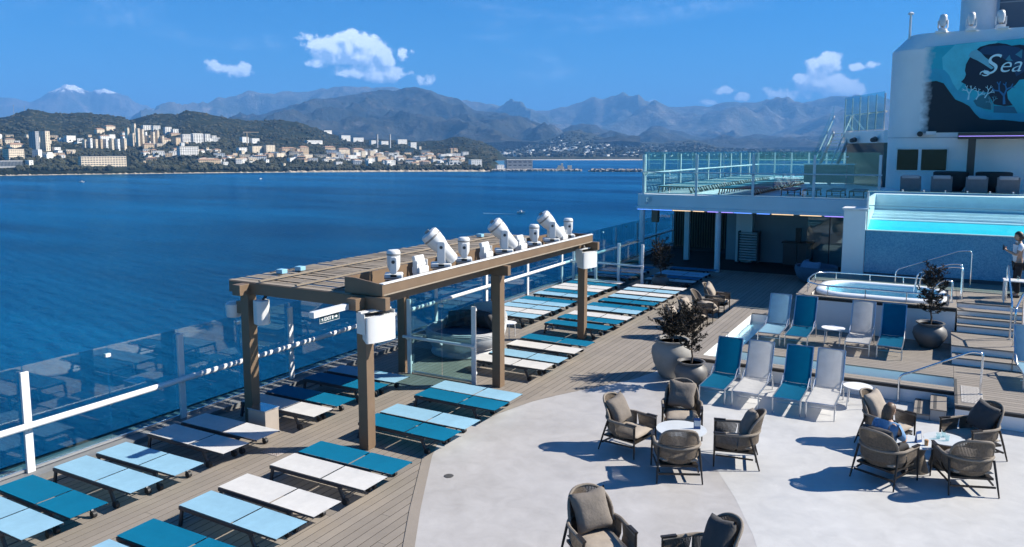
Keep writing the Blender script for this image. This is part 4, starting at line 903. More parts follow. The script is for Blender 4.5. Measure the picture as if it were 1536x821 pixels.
def armchair(x, y, face, label, group, pil='taupe', pz=0, lay=False, z=.011, seatc='sand', tilt=24, prot=0):
    t = thing('woven_armchair', label, 'armchair', (x, y, z), R_(face), group)
    for k in ('arm_hoop', 'woven_basket', 'back_rim', 'woven_back', 'seat_frame', 'stretcher', 'arm_cap'):
        o = put(k, AP[k], t)
        if k.startswith('woven'): o['kind'] = 'stuff'
    for l in ALEGS: put('leg', l, t)
    o = put('seat_cushion', ACS[seatc][0], t); o.location = (.03, 0, .37)
    p = put('back_pillow', ACS[pil][1], t)
    if lay: p.location = (.08, .0, .50); p.rotation_euler = (0, R_(8), R_(35))
    else:
        p.location = (-.235, pz, .735); p.rotation_euler = (R_(prot), 0, 0)
        M = Matrix.Translation((-.215, pz, .725)) @ Matrix.Rotation(R_(-tilt), 4, 'Y') @ Matrix.Rotation(R_(90), 4, 'Y') @ Matrix.Rotation(R_(prot), 4, 'Z'); p.matrix_local = M
    return t
ga, gb, gc, gd = 'armchairs round the low table left of the floor', 'armchairs round the two small tables', 'armchairs at the near edge of the floor', 'armchairs facing the water channel'
armchair(-4.97, 13.42, -12, 'woven armchair with taupe pillow seen side on, left of the low round table', ga, prot=8)
armchair(-4.33, 14.72, -72, 'woven armchair with wide taupe pillow backing onto the grey planter', ga, 'taupe', prot=-6)
armchair(-3.82, 12.73, 116, 'woven armchair seen from behind at the single round table', ga, 'taupe', lay=True)
armchair(-3.06, 13.84, 194, 'woven armchair facing the single round table from the chaise side', ga, 'taupe', prot=12)
armchair(-.72, 16.05, -22, 'woven armchair with pale sand pillow next to the round white side table', gb, 'sand', prot=5)
armchair(-.63, 14.32, 65, 'woven armchair seen from behind with a person sitting in it', gb, 'charcoal')
armchair(.56, 14.61, 111, 'woven armchair seen from behind with empty seat at the two small tables', gb, 'sand', lay=True)
armchair(.72, 16.22, 222, 'woven armchair with charcoal pillow in front of the raised deck edge', gb, 'charcoal', prot=-8)
armchair(-3.82, 9.22, -42, 'woven armchair with plump taupe pillow, alone at the near floor edge', gc, 'taupe', prot=6)
armchair(-2.42, 9.28, 222, 'woven armchair with dark charcoal pillow at the near floor edge', gc, 'charcoal', prot=14)
for i, y in enumerate((22.5, 23.95, 25.42, 26.9)):
    armchair(-6.78, y, 0, 'woven armchair facing the channel, %s in the line starting at the big planter' % ORD[i], gd, 'sand', z=0, lay=(i == 2), prot=8 * (i - 1))
# low round tables
def low_table(x, y, label, r=.42, base=True):
    t = thing('coffee_table', label, 'coffee table', (x, y, .011))
    MB().lathe([(0, .48), (r - .02, .48), (r, .49), (r, .505), (0, .507)], n=32).build('table_top', mat('pale_table_top', (.52, .54, .55), .3, var=.06, vscale=5), t, smooth=True)
    MB().lathe([(.30 * r / .42, 0), (.29 * r / .42, .03), (.16, .30), (.20, .478)], n=24).build('woven_base', rope_m, t, smooth=True)
    return t
low_table(-4.0, 13.6, 'low round pale table among the four woven armchairs', .46); low_table(-.2, 14.98, 'small round table with upright menus beside the seated person', .34); low_table(.26, 15.42, 'small round table with drinking glasses before the charcoal pillow chair', .34)
for (x, y, nm, r_) in ((-3.75, 13.75, 'single white and blue menu card standing on the four chair table', .4), (-.15, 15.0, 'blue menu card standing on the small table by the seated person', .9)):
    k = thing('menu_card', nm, 'menu', (x, y, .519), r_)
    f_ = MB().add([(-.06, -.03, 0), (.06, -.03, 0), (.06, 0, .20), (-.06, 0, .20), (-.06, .03, 0), (.06, .03, 0)], [(0, 1, 2, 3), (4, 3, 2, 5), (0, 3, 4), (1, 5, 2)]).build('card', mat('menu_blue', (.03, .09, .25), .4), k)
    MB().add([(-.052, -.0235, .05), (.052, -.0235, .05), (.052, -.008, .15), (-.052, -.008, .15)], [(0, 1, 2, 3)]).build('print_panel', plastic_m, k)
for i, (x, y) in enumerate(((.16, 15.36), (.30, 15.33), (.24, 15.5))):
    k = thing('drinking_glass', 'clear tumbler on the small table, %s of three' % ORD[i], 'glass', (x, y, .519)); MB().lathe([(0, .003), (.032, .003), (.04, .10), (.037, .10), (.03, .01), (0, .01)], n=14).build('tumbler', glass2_m, k, smooth=True)
cn = thing('candle_holder', 'small amber holder on the table by the seated person', 'candle holder', (-.02, 14.9, .519)); MB().lathe([(0, 0), (.03, 0), (.035, .09), (.03, .1), (0, .1)], n=12).build('cup', mat('amber', (.5, .28, .12), .3), cn, smooth=True)

# ================================================================== PLANTERS
def leaf_cloud(center, rx, rz, n, seed, size=.05):
    r = random.Random(seed); mb = MB()
    for i in range(n):
        while True:
            p = Vector((r.uniform(-1, 1), r.uniform(-1, 1), r.uniform(-1, 1)))
            if .15 < p.length < 1: break
        p = p.normalized() * p.length ** .55
        nn = noise.noise(p * 2.1 + Vector((seed, 0, 0)))
        if nn < -.18: continue
        q = Vector(center) + Vector((p.x * rx, p.y * rx, p.z * rz)) * (1 + .32 * nn)
        d = Vector((r.uniform(-1, 1), r.uniform(-1, 1), r.uniform(-.3, 1))).normalized(); s = d.cross(Vector((r.uniform(-1, 1), r.uniform(-1, 1), r.uniform(-1, 1)))).normalized()
        l = size * r.uniform(.7, 1.5); wd = l * .24
        mb.add([q, q + d * l * .5 + s * wd, q + d * l, q + d * l * .5 - s * wd], [(0, 1, 2, 3)])
    return mb
def planter(x, y, z, label, s, prof, potm, trunk_h, crown, seed, n=3600):
    t = thing('potted_tree', label, 'planter', (x, y, z))
    pot = MB().lathe([(r * s, h * s) for r, h in prof], n=40).build('pot', potm, t, smooth=True)
    zr = prof[-1][1] * s; rr_ = prof[-1][0] * s
    MB().lathe([(0, zr), (rr_ * 1.02, zr)], n=24).build('soil', soil_m, pot)
    r = random.Random(seed); cz, rx, rz = crown; top = cz + rz * .95
    tr = MB(); lc = MB(); tr.tube([(0, 0, zr - .02), (.02, .01, zr + trunk_h * .5), (-.015, .02, zr + trunk_h), (.025, -.01, (zr + trunk_h + top) / 2), (0, .02, top)], [.028, .023, .019, .012, .004], 7)
    def leaf(q, d0):
        d = (d0 * .7 + Vector((r.uniform(-1, 1), r.uniform(-1, 1), r.uniform(-.5, 1)))).normalized(); s_ = d.cross(Vector((r.uniform(-1, 1), r.uniform(-1, 1), r.uniform(-1, 1)))).normalized(); l = r.uniform(.045, .085); wd = l * .21; u = d.cross(s_) * l * .12
        lc.add([q, q + d * l * .5 + s_ * wd + u, q + d * l, q + d * l * .5 - s_ * wd + u], [(0, 1, 2, 3)])
    nb_ = int(n / 75)
    for i in range(nb_):
        f = (i + r.random()) / nb_; h0 = zr + trunk_h * .8 + (top - zr - trunk_h) * f * .92; a = i * 2.4 + r.uniform(-.5, .5)
        span = rx * (.45 + .75 * math.sin(math.pi * (.15 + .75 * f)) ) * r.uniform(.55, 1.12); rise = r.uniform(.35, 1.0) * (.6 + .8 * f)
        e = Vector((math.cos(a) * span, math.sin(a) * span, h0 + span * rise)); st_ = Vector((0, 0, h0)); m_ = st_.lerp(e, .5) + Vector((0, 0, -.04))
        tr.tube([st_, m_, e], [.010, .007, .003], 5)
        for k in range(5):
            t0 = .3 + .7 * (k + r.random()) / 5; b0 = st_.lerp(e, t0) + Vector((0, 0, -.03 * (1 - t0))); td = ((e - st_).normalized() * .7 + Vector((r.uniform(-1, 1), r.uniform(-1, 1), r.uniform(-.3, .9)))).normalized(); tl = r.uniform(.08, .20) * (rx / .4)
            tr.tube([b0, b0 + td * tl], [.004, .002], 4)
            for q in range(13): leaf(b0 + td * tl * (.1 + .95 * q / 12) + Vector((r.uniform(-1, 1), r.uniform(-1, 1), r.uniform(-1, 1))) * .018, td)
    tr.build('trunk', bark_m, t, smooth=True)
    struct(lc.build('crown', leaf_m, t), 'stuff')
PR1 = [(.20, 0), (.24, .02), (.38, .22), (.43, .36), (.40, .50), (.29, .61), (.30, .64), (.36, .66), (.36, .68), (.31, .675), (.28, .62)]
PR2 = [(.26, 0), (.30, .03), (.44, .35), (.50, .58), (.48, .72), (.38, .84), (.36, .88), (.42, .91), (.42, .935), (.37, .93), (.34, .86)]
planter(-5.05, 17.85, .011, 'grey round planter with dark leaved small tree beside the blue chaise', .92, PR1, pot_m, .34, (1.40, .29, .60), 3, 2600)
planter(-5.72, 18.45, .011, 'big pale stone planter with dark bushy shrub behind the grey one', 1.02, PR2, pot2_m, .10, (1.20, .36, .32), 5, 2900)
planter(-9.95, 30.3, 0, 'round grey planter with dark small tree by the glass cross fence', .84, PR1, pot_m, .26, (1.30, .44, .55), 8, 3200)
planter(-.12, 23.2, PZ, 'dark grey planter with small tree in front of the hot tub podium', .98, PR1, mat('dark_planter', (.13, .125, .12), .48, var=.12, vscale=2.2), .36, (1.55, .30, .62), 11, 2800)

# ================================================================== HOT TUB, RAILS, DAYBED, LOUNGE
ht = thing('hot_tub', 'oblong white hot tub of pale blue water on the podium', 'hot tub', (0, 0, TZ))
def ring(x0, x1, y0, y1, r, ins, prof):
    """sweep (inset, z) profile round a rounded rectangle"""
    mb = MB(); rows = [rrect(x0 + a, x1 - a, y0 + a, y1 - a, max(.08, r - a * .6), 7) for a, z in prof]; n = len(rows[0])
    vs = [(x, y, prof[i][1]) for i, rw in enumerate(rows) for x, y in rw]
    return mb.add(vs, [(i * n + k, i * n + (k + 1) % n, (i + 1) * n + (k + 1) % n, (i + 1) * n + k) for i in range(len(rows) - 1) for k in range(n)] + [tuple(range((len(rows) - 1) * n, len(rows) * n))])
acr_m = mat('white_acrylic', (.82, .84, .86), .2)
ring(-3.25, .25, 24.03, 26.66, .9, 0, [(0, .001), (0, .06), (.04, .10), (.16, .105), (.22, .08), (.26, .0), (.32, -.30), (.75, -.33), (.85, -.58)]).build('shell', acr_m, ht, smooth=True)
MB().lathe([(0, 0), (1, 0)], n=4).mesh('x', acr_m)
wr = rrect(-3.01, .01, 24.27, 26.42, .72, 7)
struct(MB().add([(x, y, .035) for x, y in wr], [tuple(range(len(wr)))]).build('water', water_mat('tub_water', (.48, .86, .94), .6, 6), ht), 'stuff')
for y in (24.75, 25.3): MB().box(-.75, -.55, y, y + .4, -.36, -.30).build('tub_step', mat('tub_blue', (.1, .5, .65), .3), ht)
tr_ = thing('tub_railing', 'low steel railing looping round the hot tub', 'railing', (0, 0, TZ))
path = [(.30, 23.94), (-1.2, 23.94), (-2.6, 23.94), (-3.1, 24.05), (-3.42, 24.4), (-3.5, 25.0), (-3.5, 25.9), (-3.42, 26.4), (-3.1, 26.72), (-2.6, 26.8), (-1.3, 26.8), (-.3, 26.8)]
MB().tube([(x, y, .30) for x, y in path], .024, 10).build('top_rail', steel_m, tr_, smooth=True)
for x, y in ((.28, 23.94), (-.75, 23.94), (-1.8, 23.94), (-2.8, 23.97), (-3.42, 24.4), (-3.5, 25.2), (-3.46, 26.2), (-2.9, 26.77), (-1.9, 26.8), (-.95, 26.8), (-.3, 26.8)): MB().cyl((x, y, 0), (x, y, .30), .017, n=8).build('post', steel_m, tr_, smooth=True)
def hand_rail(label, pts, r=.024, loc=(0, 0, 0)):
    t = thing('hand_rail', label, 'hand rail', loc)
    out_ = []
    for i, p in enumerate(pts):
        p = Vector(p)
        if 0 < i < len(pts) - 1:
            a = (Vector(pts[i - 1]) - p); b = (Vector(pts[i + 1]) - p); k = min(.14, a.length * .4, b.length * .4); a = p + a.normalized() * k; b = p + b.normalized() * k
            for s in range(6): u = s / 5; out_.append(a * (1 - u) ** 2 + p * 2 * u * (1 - u) + b * u * u)
        else: out_.append(p)
    MB().tube(out_, r, 10).build('tube', steel_m, t, smooth=True)
    for p in (pts[0], pts[-1]): MB().lathe([(.05, 0), (.05, .012), (.03, .014)], c=p, n=14).build('foot_plate', steel_m, t)
hand_rail('tall steel hand rail sloping down along the mosaic wall', [(.88, 27.84, TZ), (.88, 27.84, TZ + 1.12), (.55, 27.75, TZ + 1.12), (-1.2, 27.3, TZ + .45), (-1.2, 27.3, TZ)])
hand_rail('steel hand rail into the hot tub, nearer the mosaic wall', [(.60, 25.75, TZ), (.60, 25.75, TZ + .95), (.3, 25.75, TZ + .95), (-.55, 25.75, TZ + .6), (-.62, 25.75, TZ + .02)])
hand_rail('steel hand rail into the hot tub, nearer the potted tree', [(.61, 25.3, TZ), (.61, 25.3, TZ + .92), (.3, 25.3, TZ + .92), (-.45, 25.3, TZ + .6), (-.5, 25.3, TZ + .02)])
hand_rail('short low steel grab rail beside the hot tub steps', [(.36, 24.6, TZ), (.36, 24.6, TZ + .62), (.1, 24.6, TZ + .62), (-.15, 24.6, TZ + .3), (-.18, 24.6, TZ + .05)])
hand_rail('long steel hand rail over the two wooden deck steps', [(-.64, 19.0, .012), (-.64, 19.0, .62), (-.4, 19.02, .72), (.72, 19.08, 1.32), (.93, 19.08, 1.32), (.93, 19.08, PZ)])
hand_rail('steel stair rail on the wide wooden stairs, inner one', [(1.69, 23.3, .78), (1.69, 23.3, 1.75), (1.69, 25.6, 2.45), (1.69, 25.6, TZ)])
hand_rail('steel stair rail on the wide wooden stairs, lower one', [(1.72, 22.5, .78), (1.72, 22.5, 1.72), (1.95, 23.6, 2.0), (2.0, 23.8, .78)])
# round woven daybed
db = thing('daybed', 'round woven grey daybed in the shade of the pergola', 'daybed', (-11.55, 18.05, 0))
wick_m = mat('pale_wicker', (.52, .52, .52), .75, var=.25, vscale=55, bump=.6, bscale=120)
def db_rim(a): return .70 + .55 * max(0, math.cos(a - R_(78))) ** 1.2
mb = MB(); nA = 48; prof_ = ((.95, .20), (1.05, .30), (1.13, .45), (1.12, .62))
vs = []
for i in range(nA):
    a = 2 * math.pi * i / nA; zr = db_rim(a)
    for j, (r, z) in enumerate(prof_): f = z / .62; vs.append((math.cos(a) * r, math.sin(a) * r, .20 + (zr - .20) * (z - .2) / .42))
    vs.append((math.cos(a) * 1.05, math.sin(a) * 1.05, zr)); vs.append((math.cos(a) * .98, math.sin(a) * .98, .42))
q = 6
mb.add(vs, [(i * q + j, ((i + 1) % nA) * q + j, ((i + 1) % nA) * q + j + 1, i * q + j + 1) for i in range(nA) for j in range(5)])
mb.build('shell', wick_m, db, smooth=True)
wb = MB()
for j in range(11):
    f = .06 + j * .085
    wb.tube([(math.cos(a) * (.965 + .175 * min(1, f * 1.25)), math.sin(a) * (.965 + .175 * min(1, f * 1.25)), .20 + (db_rim(a) - .2) * f) for a in [2 * math.pi * i / 40 for i in range(40)]], .017, 6, closed=True)
struct(wb.build('woven_bands', wick_m, db, smooth=True), 'stuff')
MB().lathe([(.98, 0), (1.0, .04), (.93, .18), (.90, .22)], n=40).build('base', wick_m, db, smooth=True)
MB().lathe([(0, .36), (.94, .36), (.97, .44), (.92, .50), (0, .52)], n=36).build('mattress', mat('blue_grey_fabric', (.16, .20, .26), .9, var=.1, vscale=6, bump=.3), db, smooth=True)
for i, a in enumerate((40, 75, 110, 145)):
    o = put('pillow', ACS['charcoal'][1], db); o.matrix_local = Matrix.Translation((math.cos(R_(a)) * .72, math.sin(R_(a)) * .72, .78)) @ Matrix.Rotation(R_(a), 4, 'Z') @ Matrix.Rotation(R_(62), 4, 'Y') @ Matrix.Scale(1.15, 4)
# small bin box by the rear post, and a floor grille
bx_ = thing('service_box', 'knee high stainless box beside the rear pergola post', 'box', (-11.7, 10.72, 0)); MB().box(-.24, .24, -.2, .16, 0, .50).build('cabinet', mat('box_beige', (.36, .31, .27), .45, var=.06, vscale=4), bx_, bevel=.01); MB().box(-.25, .25, -.21, .17, .501, .52).build('lid', steel_m, bx_); MB().cyl((.14, -.205, .12), (.14, -.215, .12), .015, n=8).build('lock', black_m, bx_)
fg = thing('floor_grille', 'small pale square floor grille beside the shaded white lounger', 'grille', (-10.75, 10.05, 0)); MB().box(-.22, .22, -.14, .14, .001, .008).build('plate', mat('grille_beige', (.36, .31, .28), .6), fg)
hb = MB()
for i in range(8):
    for j in range(5): hb.lathe([(0, 0), (.013, 0)], c=(-.18 + i * .05, -.1 + j * .05, .010), n=6)
struct(hb.build('holes', black_m, fg), 'stuff')
# lounge under the house
sf = thing('round_sofa', 'round blue grey outdoor sofa with loose cushions under the deckhouse', 'sofa', (-4.6, 35.0, 0), R_(25))
sofam = mat('blue_grey_shell', (.10, .15, .21), .85, var=.1, vscale=8)
MB().lathe([(.55, .04), (.78, .25), (.88, .55), (.86, .72), (.80, .70), (.76, .42), (0, .40)], n=32).build('shell', sofam, sf, smooth=True); MB().lathe([(.5, 0), (.55, .05)], n=24).build('plinth', black_m, sf)
for i, a in enumerate((150, 195, 240)):
    o = put('cushion', ACS['charcoal'][1], sf); o.data = ACS['charcoal'][1].copy(); o.data.materials[0] = mat('slate_blue_cushion', (.16, .24, .34), .9, var=.08, vscale=8); o.matrix_local = Matrix.Translation((math.cos(R_(a)) * .5, math.sin(R_(a)) * .5, .66)) @ Matrix.Rotation(R_(a), 4, 'Z') @ Matrix.Rotation(R_(68), 4, 'Y') @ Matrix.Scale(1.1, 4)
rk = thing('towel_rack', 'tall rack with a stack of pale trays in the dark lounge', 'rack', (-8.85, 39.2, 0))
MB().box(-.04, .95, .55, .6, .1, 1.62).build('back_panel', dkmet_m, rk); MB().box(-.04, 0, -.02, .55, .08, 1.6).build('side_panel', dkmet_m, rk); MB().box(.9, .95, -.02, .55, .08, 1.6).build('side_panel', dkmet_m, rk)
for i in range(11): MB().box(.02, .88, 0, .53, .16 + i * .13, .235 + i * .13).build('tray', mat('pale_tray', (.50, .52, .54), .5), rk, bevel=.01)
for sx in (.05, .85):
    for sy in (.05, .5): MB().cyl((sx, sy - .02, .05), (sx, sy + .02, .05), .05, n=10).build('castor', rubber_m, rk)
cb = thing('bar_cabinet', 'dark low cabinet with a black tower on top in the lounge', 'cabinet', (-6.1, 39.4, 0))
for i in range(2): d_ = MB().box(-.65 + i * .66, -.01 + i * .66, 0, .6, .06, 1.1).build('door', mat('dark_cabinet', (.05, .055, .065), .35), cb, bevel=.006)
MB().box(-.72, .72, -.05, .65, 1.11, 1.17).build('counter_top', black_m, cb); MB().box(-.12, .12, .2, .4, 1.171, 1.85).build('tower', black_m, cb); MB().box(-.66, .66, .05, .6, 0, .055).build('plinth', black_m, cb)
# camera on the fascia
sc_ = thing('security_camera', 'small white dome camera bracketed on the white fascia', 'security camera', (-12.25, 35.2, 3.12)); MB().box(.0, .12, .02, .098, .10, .36).build('bracket', plastic_m, sc_); MB().tube([(.06, .02, .25), (-.05, -.1, .25), (-.05, -.1, .14)], .02, 8).build('arm', plastic_m, sc_); MB().lathe([(0, -.05), (.06, -.01), (.075, .06), (.06, .13), (0, .14)], c=(-.05, -.1, 0), n=14).build('dome', plastic_m, sc_, smooth=True)
# roof lights on the block
for i, x in enumerate((-.42, .58, 1.6)):
    t = thing('moving_head_light', 'white moving head light on the block roof, %s from the antenna mast' % ORD[i], 'stage light', (x, 37.0, 10.30), R_(90 + 12 * (i - 1)), 'stage lights on the block roof')
    MB().box(-.34, .34, -.2, .2, .10, .17).build('plate', wall_m, t); MB().box(-.16, .16, -.14, .14, .171, .30).build('base', plastic_m, t, bevel=.02)
    for s in (-1, 1): MB().box(-.06, .06, s * .17 - .02, s * .17 + .02, .301, .62).build('yoke_arm', plastic_m, t, bevel=.01)
    M = Matrix.Translation((0, 0, .58)) @ Matrix.Rotation(R_(12), 4, 'Y'); h = MB().lathe([(0, -.24), (.08, -.24), (.13, -.12), (.15, .1), (.13, .24), (.1, .27), (0, .27)], n=18, M=M).build('head', plastic_m, t, smooth=True); MB().lathe([(0, -.243), (.07, -.246)], n=14, M=M).build('lens', win_m, h)

# ================================================================== PEOPLE
def skin_body(name, joints, edges, m, parent, root, sub=2):
    me = bpy.data.meshes.new(name); keys = list(joints); idx = {k: i for i, k in enumerate(keys)}
    me.from_pydata([joints[k][0] for k in keys], [(idx[a], idx[b]) for a, b in edges], []); me.materials.append(m)
    o = put(name, me, parent); mod = o.modifiers.new('skin', 'SKIN'); mod.use_smooth_shade = True
    for i, k in enumerate(keys): r = joints[k][1]; me.skin_vertices[0].data[i].radius = r if isinstance(r, tuple) else (r, r); me.skin_vertices[0].data[i].use_root = (k == root)
    s = o.modifiers.new('sub', 'SUBSURF'); s.levels = sub; s.render_levels = sub
    return o
skin_m = mat('skin', (.42, .25, .17), .55, var=.05, vscale=9); hair_m = mat('dark_brown_hair', (.035, .022, .014), .5, var=.4, vscale=60); hair2_m = mat('brown_hair', (.10, .055, .03), .5, var=.4, vscale=50)
shirt_m = mat('white_cotton', (.70, .72, .76), .85, var=.05, vscale=6, bump=.4, bscale=20); trous_m = mat('black_trousers', (.012, .012, .015), .85, bump=.3, bscale=20); denim_m = mat('blue_denim', (.13, .25, .42), .85, var=.15, vscale=20, bump=.4, bscale=30)
def head(parent, c, s, yaw_, tilt_, hm, long=False):
    M = Matrix.Translation(c) @ Matrix.Rotation(yaw_, 4, 'Z') @ Matrix.Rotation(tilt_, 4, 'Y')     # face toward local +X
    mb = MB(); bm = bmesh.new(); bmesh.ops.create_icosphere(bm, subdivisions=4, radius=1)
    vs = []
    for v in bm.verts:
        p = v.co.copy(); x, y, z = p.x * .098, p.y * .077, p.z * .118
        if z < -.02: k = 1 - (-.02 - z) * 3.0; y *= k; x *= (1 - (-.02 - z) * 1.6); x += (-.02 - z) * .25
        if p.x > .55:
            x -= .006 * math.exp(-((abs(p.y) - .42) / .16) ** 2 - ((p.z - .06) / .13) ** 2) * 1.6       # eye sockets
            x += .024 * math.exp(-(p.y / .13) ** 2 - ((p.z + .12) / .16) ** 2)                              # nose
            x += .006 * math.exp(-(p.y / .25) ** 2 - ((p.z + .48) / .07) ** 2)                              # lips
            x -= .005 * math.exp(-(p.y / .3) ** 2 - ((p.z + .60) / .06) ** 2)
        vs.append(M @ (Vector((x, y, z)) * s))
    mb.add(vs, [[v.index for v in f.verts] for f in bm.faces]); bm.free()
    ho = mb.build('head', skin_m, parent, smooth=True)
    for sy in (-1, 1):
        e = MB(); e.lathe([(0, -.008), (.010, 0), (0, .008)], n=8, M=M @ Matrix.Translation(Vector((.083, sy * .031, .008)) * s)); e.build('eye', black_m, ho)
        r = MB(); r.lathe([(0, -.012), (.02, -.006), (.024, .004), (.0, .01)], n=10, M=M @ Matrix.Translation(Vector((-.005, sy * .078, -.008)) * s) @ Matrix.Rotation(R_(90), 4, 'X') @ Matrix.Scale(1.3, 4, (0, 1, 0))); r.build('ear', skin_m, ho, smooth=True)
    hb_ = MB(); bm = bmesh.new(); bmesh.ops.create_icosphere(bm, subdivisions=4, radius=1); vv = []
    for v in bm.verts:
        p = v.co; k = 1.10 + .05 * noise.noise(p * 5); x, y, z = p.x * .104 * k, p.y * .086 * k, p.z * .122 * k
        front = p.x > .25 and p.z < .45
        if front: x, y, z = x * .62, y * .86, max(z, -.02) * .80
        if p.z < -.1 and not front: z = z * (2.3 if long else 1.05); y *= 1.0; x -= .012
        vv.append(M @ (Vector((x - .012, y, z + .010)) * s))
    hb_.add(vv, [[v.index for v in f.verts] for f in bm.faces]); bm.free(); hb_.build('hair', hm, ho, smooth=True)
def hand(parent, wrist, d, up, s=1.0, curl=.5):
    """palm and five separate bent fingers"""
    d = Vector(d).normalized(); up = Vector(up); sd = d.cross(up).normalized(); up = sd.cross(d)
    W = Vector(wrist); j = {'w': (W, .022 * s), 'p': (W + d * .05 * s, (.034 * s, .016 * s)), 'k': (W + d * .085 * s, (.036 * s, .014 * s))}; ed = [('w', 'p'), ('p', 'k')]
    for i, (o, l) in enumerate(((-.028, .068), (-.010, .078), (.009, .074), (.027, .058))):
        a = W + d * .085 * s + sd * o * s; b = a + (d * math.cos(curl) + -up * math.sin(curl)) * l * .5 * s; c = b + (d * math.cos(curl * 2.2) - up * math.sin(curl * 2.2)) * l * .5 * s
        j['f%da' % i] = (a + d * .012 * s, .0088 * s); j['f%db' % i] = (b, .0082 * s); j['f%dc' % i] = (c, .007 * s); ed += [('k', 'f%da' % i), ('f%da' % i, 'f%db' % i), ('f%db' % i, 'f%dc' % i)]
    t1 = W + d * .035 * s - sd * .030 * s; t2 = t1 + (d * .6 - sd * .7 - up * .3).normalized() * .035 * s; t3 = t2 + (d * .9 - sd * .1 - up * .4).normalized() * .03 * s
    j['t1'] = (t1, .011 * s); j['t2'] = (t2, .010 * s); j['t3'] = (t3, .008 * s); ed += [('p', 't1'), ('t1', 't2'), ('t2', 't3')]
    skin_body('hand', j, ed, skin_m, parent, 'p', 1)
# standing person holding up a phone, facing -X
ps = thing('person', 'person in white t-shirt and black trousers standing and photographing with a phone', 'person', (2.0, 26.45, TZ), R_(188))
k_ = 1.07
V = lambda x, y, z: Vector((x, y, z)) * k_
j = {'pel': (V(0, 0, .93), (.13, .16)), 'waist': (V(.0, 0, 1.08), (.105, .14)), 'chest': (V(.01, 0, 1.28), (.115, .165)), 'sh': (V(0, 0, 1.42), (.08, .12)), 'neck': (V(.005, 0, 1.50), .052), 'nt': (V(.02, 0, 1.56), .048)}
ed = [('pel', 'waist'), ('waist', 'chest'), ('chest', 'sh'), ('sh', 'neck'), ('neck', 'nt')]
for s, n in ((1, 'l'), (-1, 'r')):
    j.update({n + 'h': (V(0, .095 * s, .86), .092), n + 'k': (V(.02, .10 * s, .48), .062), n + 'a': (V(0, .10 * s, .09), .042), n + 'ft': (V(.13, .115 * s, .035), (.035, .042)),
              n + 's': (V(0, .185 * s, 1.40), .058), n + 'e': (V(.10, .22 * s, 1.17), .044), n + 'w': (V(.30, .09 * s, 1.27), .030)})
    ed += [('pel', n + 'h'), (n + 'h', n + 'k'), (n + 'k', n + 'a'), (n + 'a', n + 'ft'), ('sh', n + 's'), (n + 's', n + 'e'), (n + 'e', n + 'w')]
bo = skin_body('body', j, ed, skin_m, ps, 'pel')
# clothes as loose shells over the body
ct = {k: (v[0], tuple(x + .016 for x in (v[1] if isinstance(v[1], tuple) else (v[1], v[1])))) for k, v in j.items() if k in ('pel', 'waist', 'chest', 'sh', 'ls', 'rs')}
for n, s in (('l', 1), ('r', -1)): ct[n + 'e2'] = (j[n + 's'][0].lerp(j[n + 'e'][0], .55), .064)
skin_body('t_shirt', ct, [('pel', 'waist'), ('waist', 'chest'), ('chest', 'sh'), ('sh', 'ls'), ('sh', 'rs'), ('ls', 'le2'), ('rs', 're2')], shirt_m, ps, 'chest')
tt = {'pel': (V(0, 0, .95), (.138, .17))}
te = []
for n, s in (('l', 1), ('r', -1)):
    tt.update({n + 'h': (j[n + 'h'][0], .105), n + 'k': (j[n + 'k'][0], .078), n + 'a': (j[n + 'a'][0] + Vector((0, 0, .02)), .066)}); te += [('pel', n + 'h'), (n + 'h', n + 'k'), (n + 'k', n + 'a')]
    MB().box(-.06, .20, s * .115 - .05, s * .115 + .05, .004, .075).build('shoe', black_m, ps, bevel=.03)
skin_body('trousers', tt, te, trous_m, ps, 'pel')
head(ps, V(.045, 0, 1.655), 1.06, 0, R_(10), hair_m)
for s in (1, -1): hand(ps, V(.30, .09 * s, 1.27), (.45, -.75 * s, .5), (.8, 0, -.4), 1.05, .7)
pt = MB().add([V(-.10, .12, 1.42), V(-.10, .16, 1.42), V(.15, -.10, 1.02), V(.15, -.13, 1.02)], [(0, 1, 3, 2)]).build('bag_strap', black_m, ps)
ph = thing('phone', 'dark phone held up in both hands by the standing person', 'phone', (2.0 - .40, 26.45 - .055, TZ + 1.36), R_(188)); MB().box(-.006, .006, -.075, .075, 0, .155).build('case', black_m, ph, bevel=.004); MB().box(-.0075, -.0065, -.068, .068, .01, .145).build('screen', win_m, ph)
# seated person, only head, back and arm above the chair
pe = thing('person', 'person with long brown hair in a blue denim shirt sitting in an armchair', 'person', (-.63, 14.32, .011), R_(65))
V = lambda x, y, z: Vector((x, y, z))
j = {'pel': (V(-.06, 0, .52), (.13, .17)), 'waist': (V(-.10, 0, .68), (.105, .14)), 'chest': (V(-.06, 0, .86), (.11, .16)), 'sh': (V(.0, 0, .98), (.075, .11)), 'neck': (V(.03, 0, 1.05), .05), 'nt': (V(.05, 0, 1.10), .045)}
ed = [('pel', 'waist'), ('waist', 'chest'), ('chest', 'sh'), ('sh', 'neck'), ('neck', 'nt')]
for s, n in ((1, 'l'), (-1, 'r')):
    j.update({n + 'h': (V(.02, .10 * s, .52), .085), n + 'k': (V(.44, .12 * s, .54), .062), n + 'a': (V(.48, .11 * s, .09), .042), n + 'ft': (V(.60, .12 * s, .035), (.035, .042)), n + 's': (V(.0, .175 * s, .96), .055), n + 'e': (V(.10, .26 * s, .72), .043), n + 'w': (V(.32, .17 * s, .70), .030)})
    ed += [('pel', n + 'h'), (n + 'h', n + 'k'), (n + 'k', n + 'a'), (n + 'a', n + 'ft'), ('sh', n + 's'), (n + 's', n + 'e'), (n + 'e', n + 'w')]
skin_body('body', j, ed, skin_m, pe, 'pel')
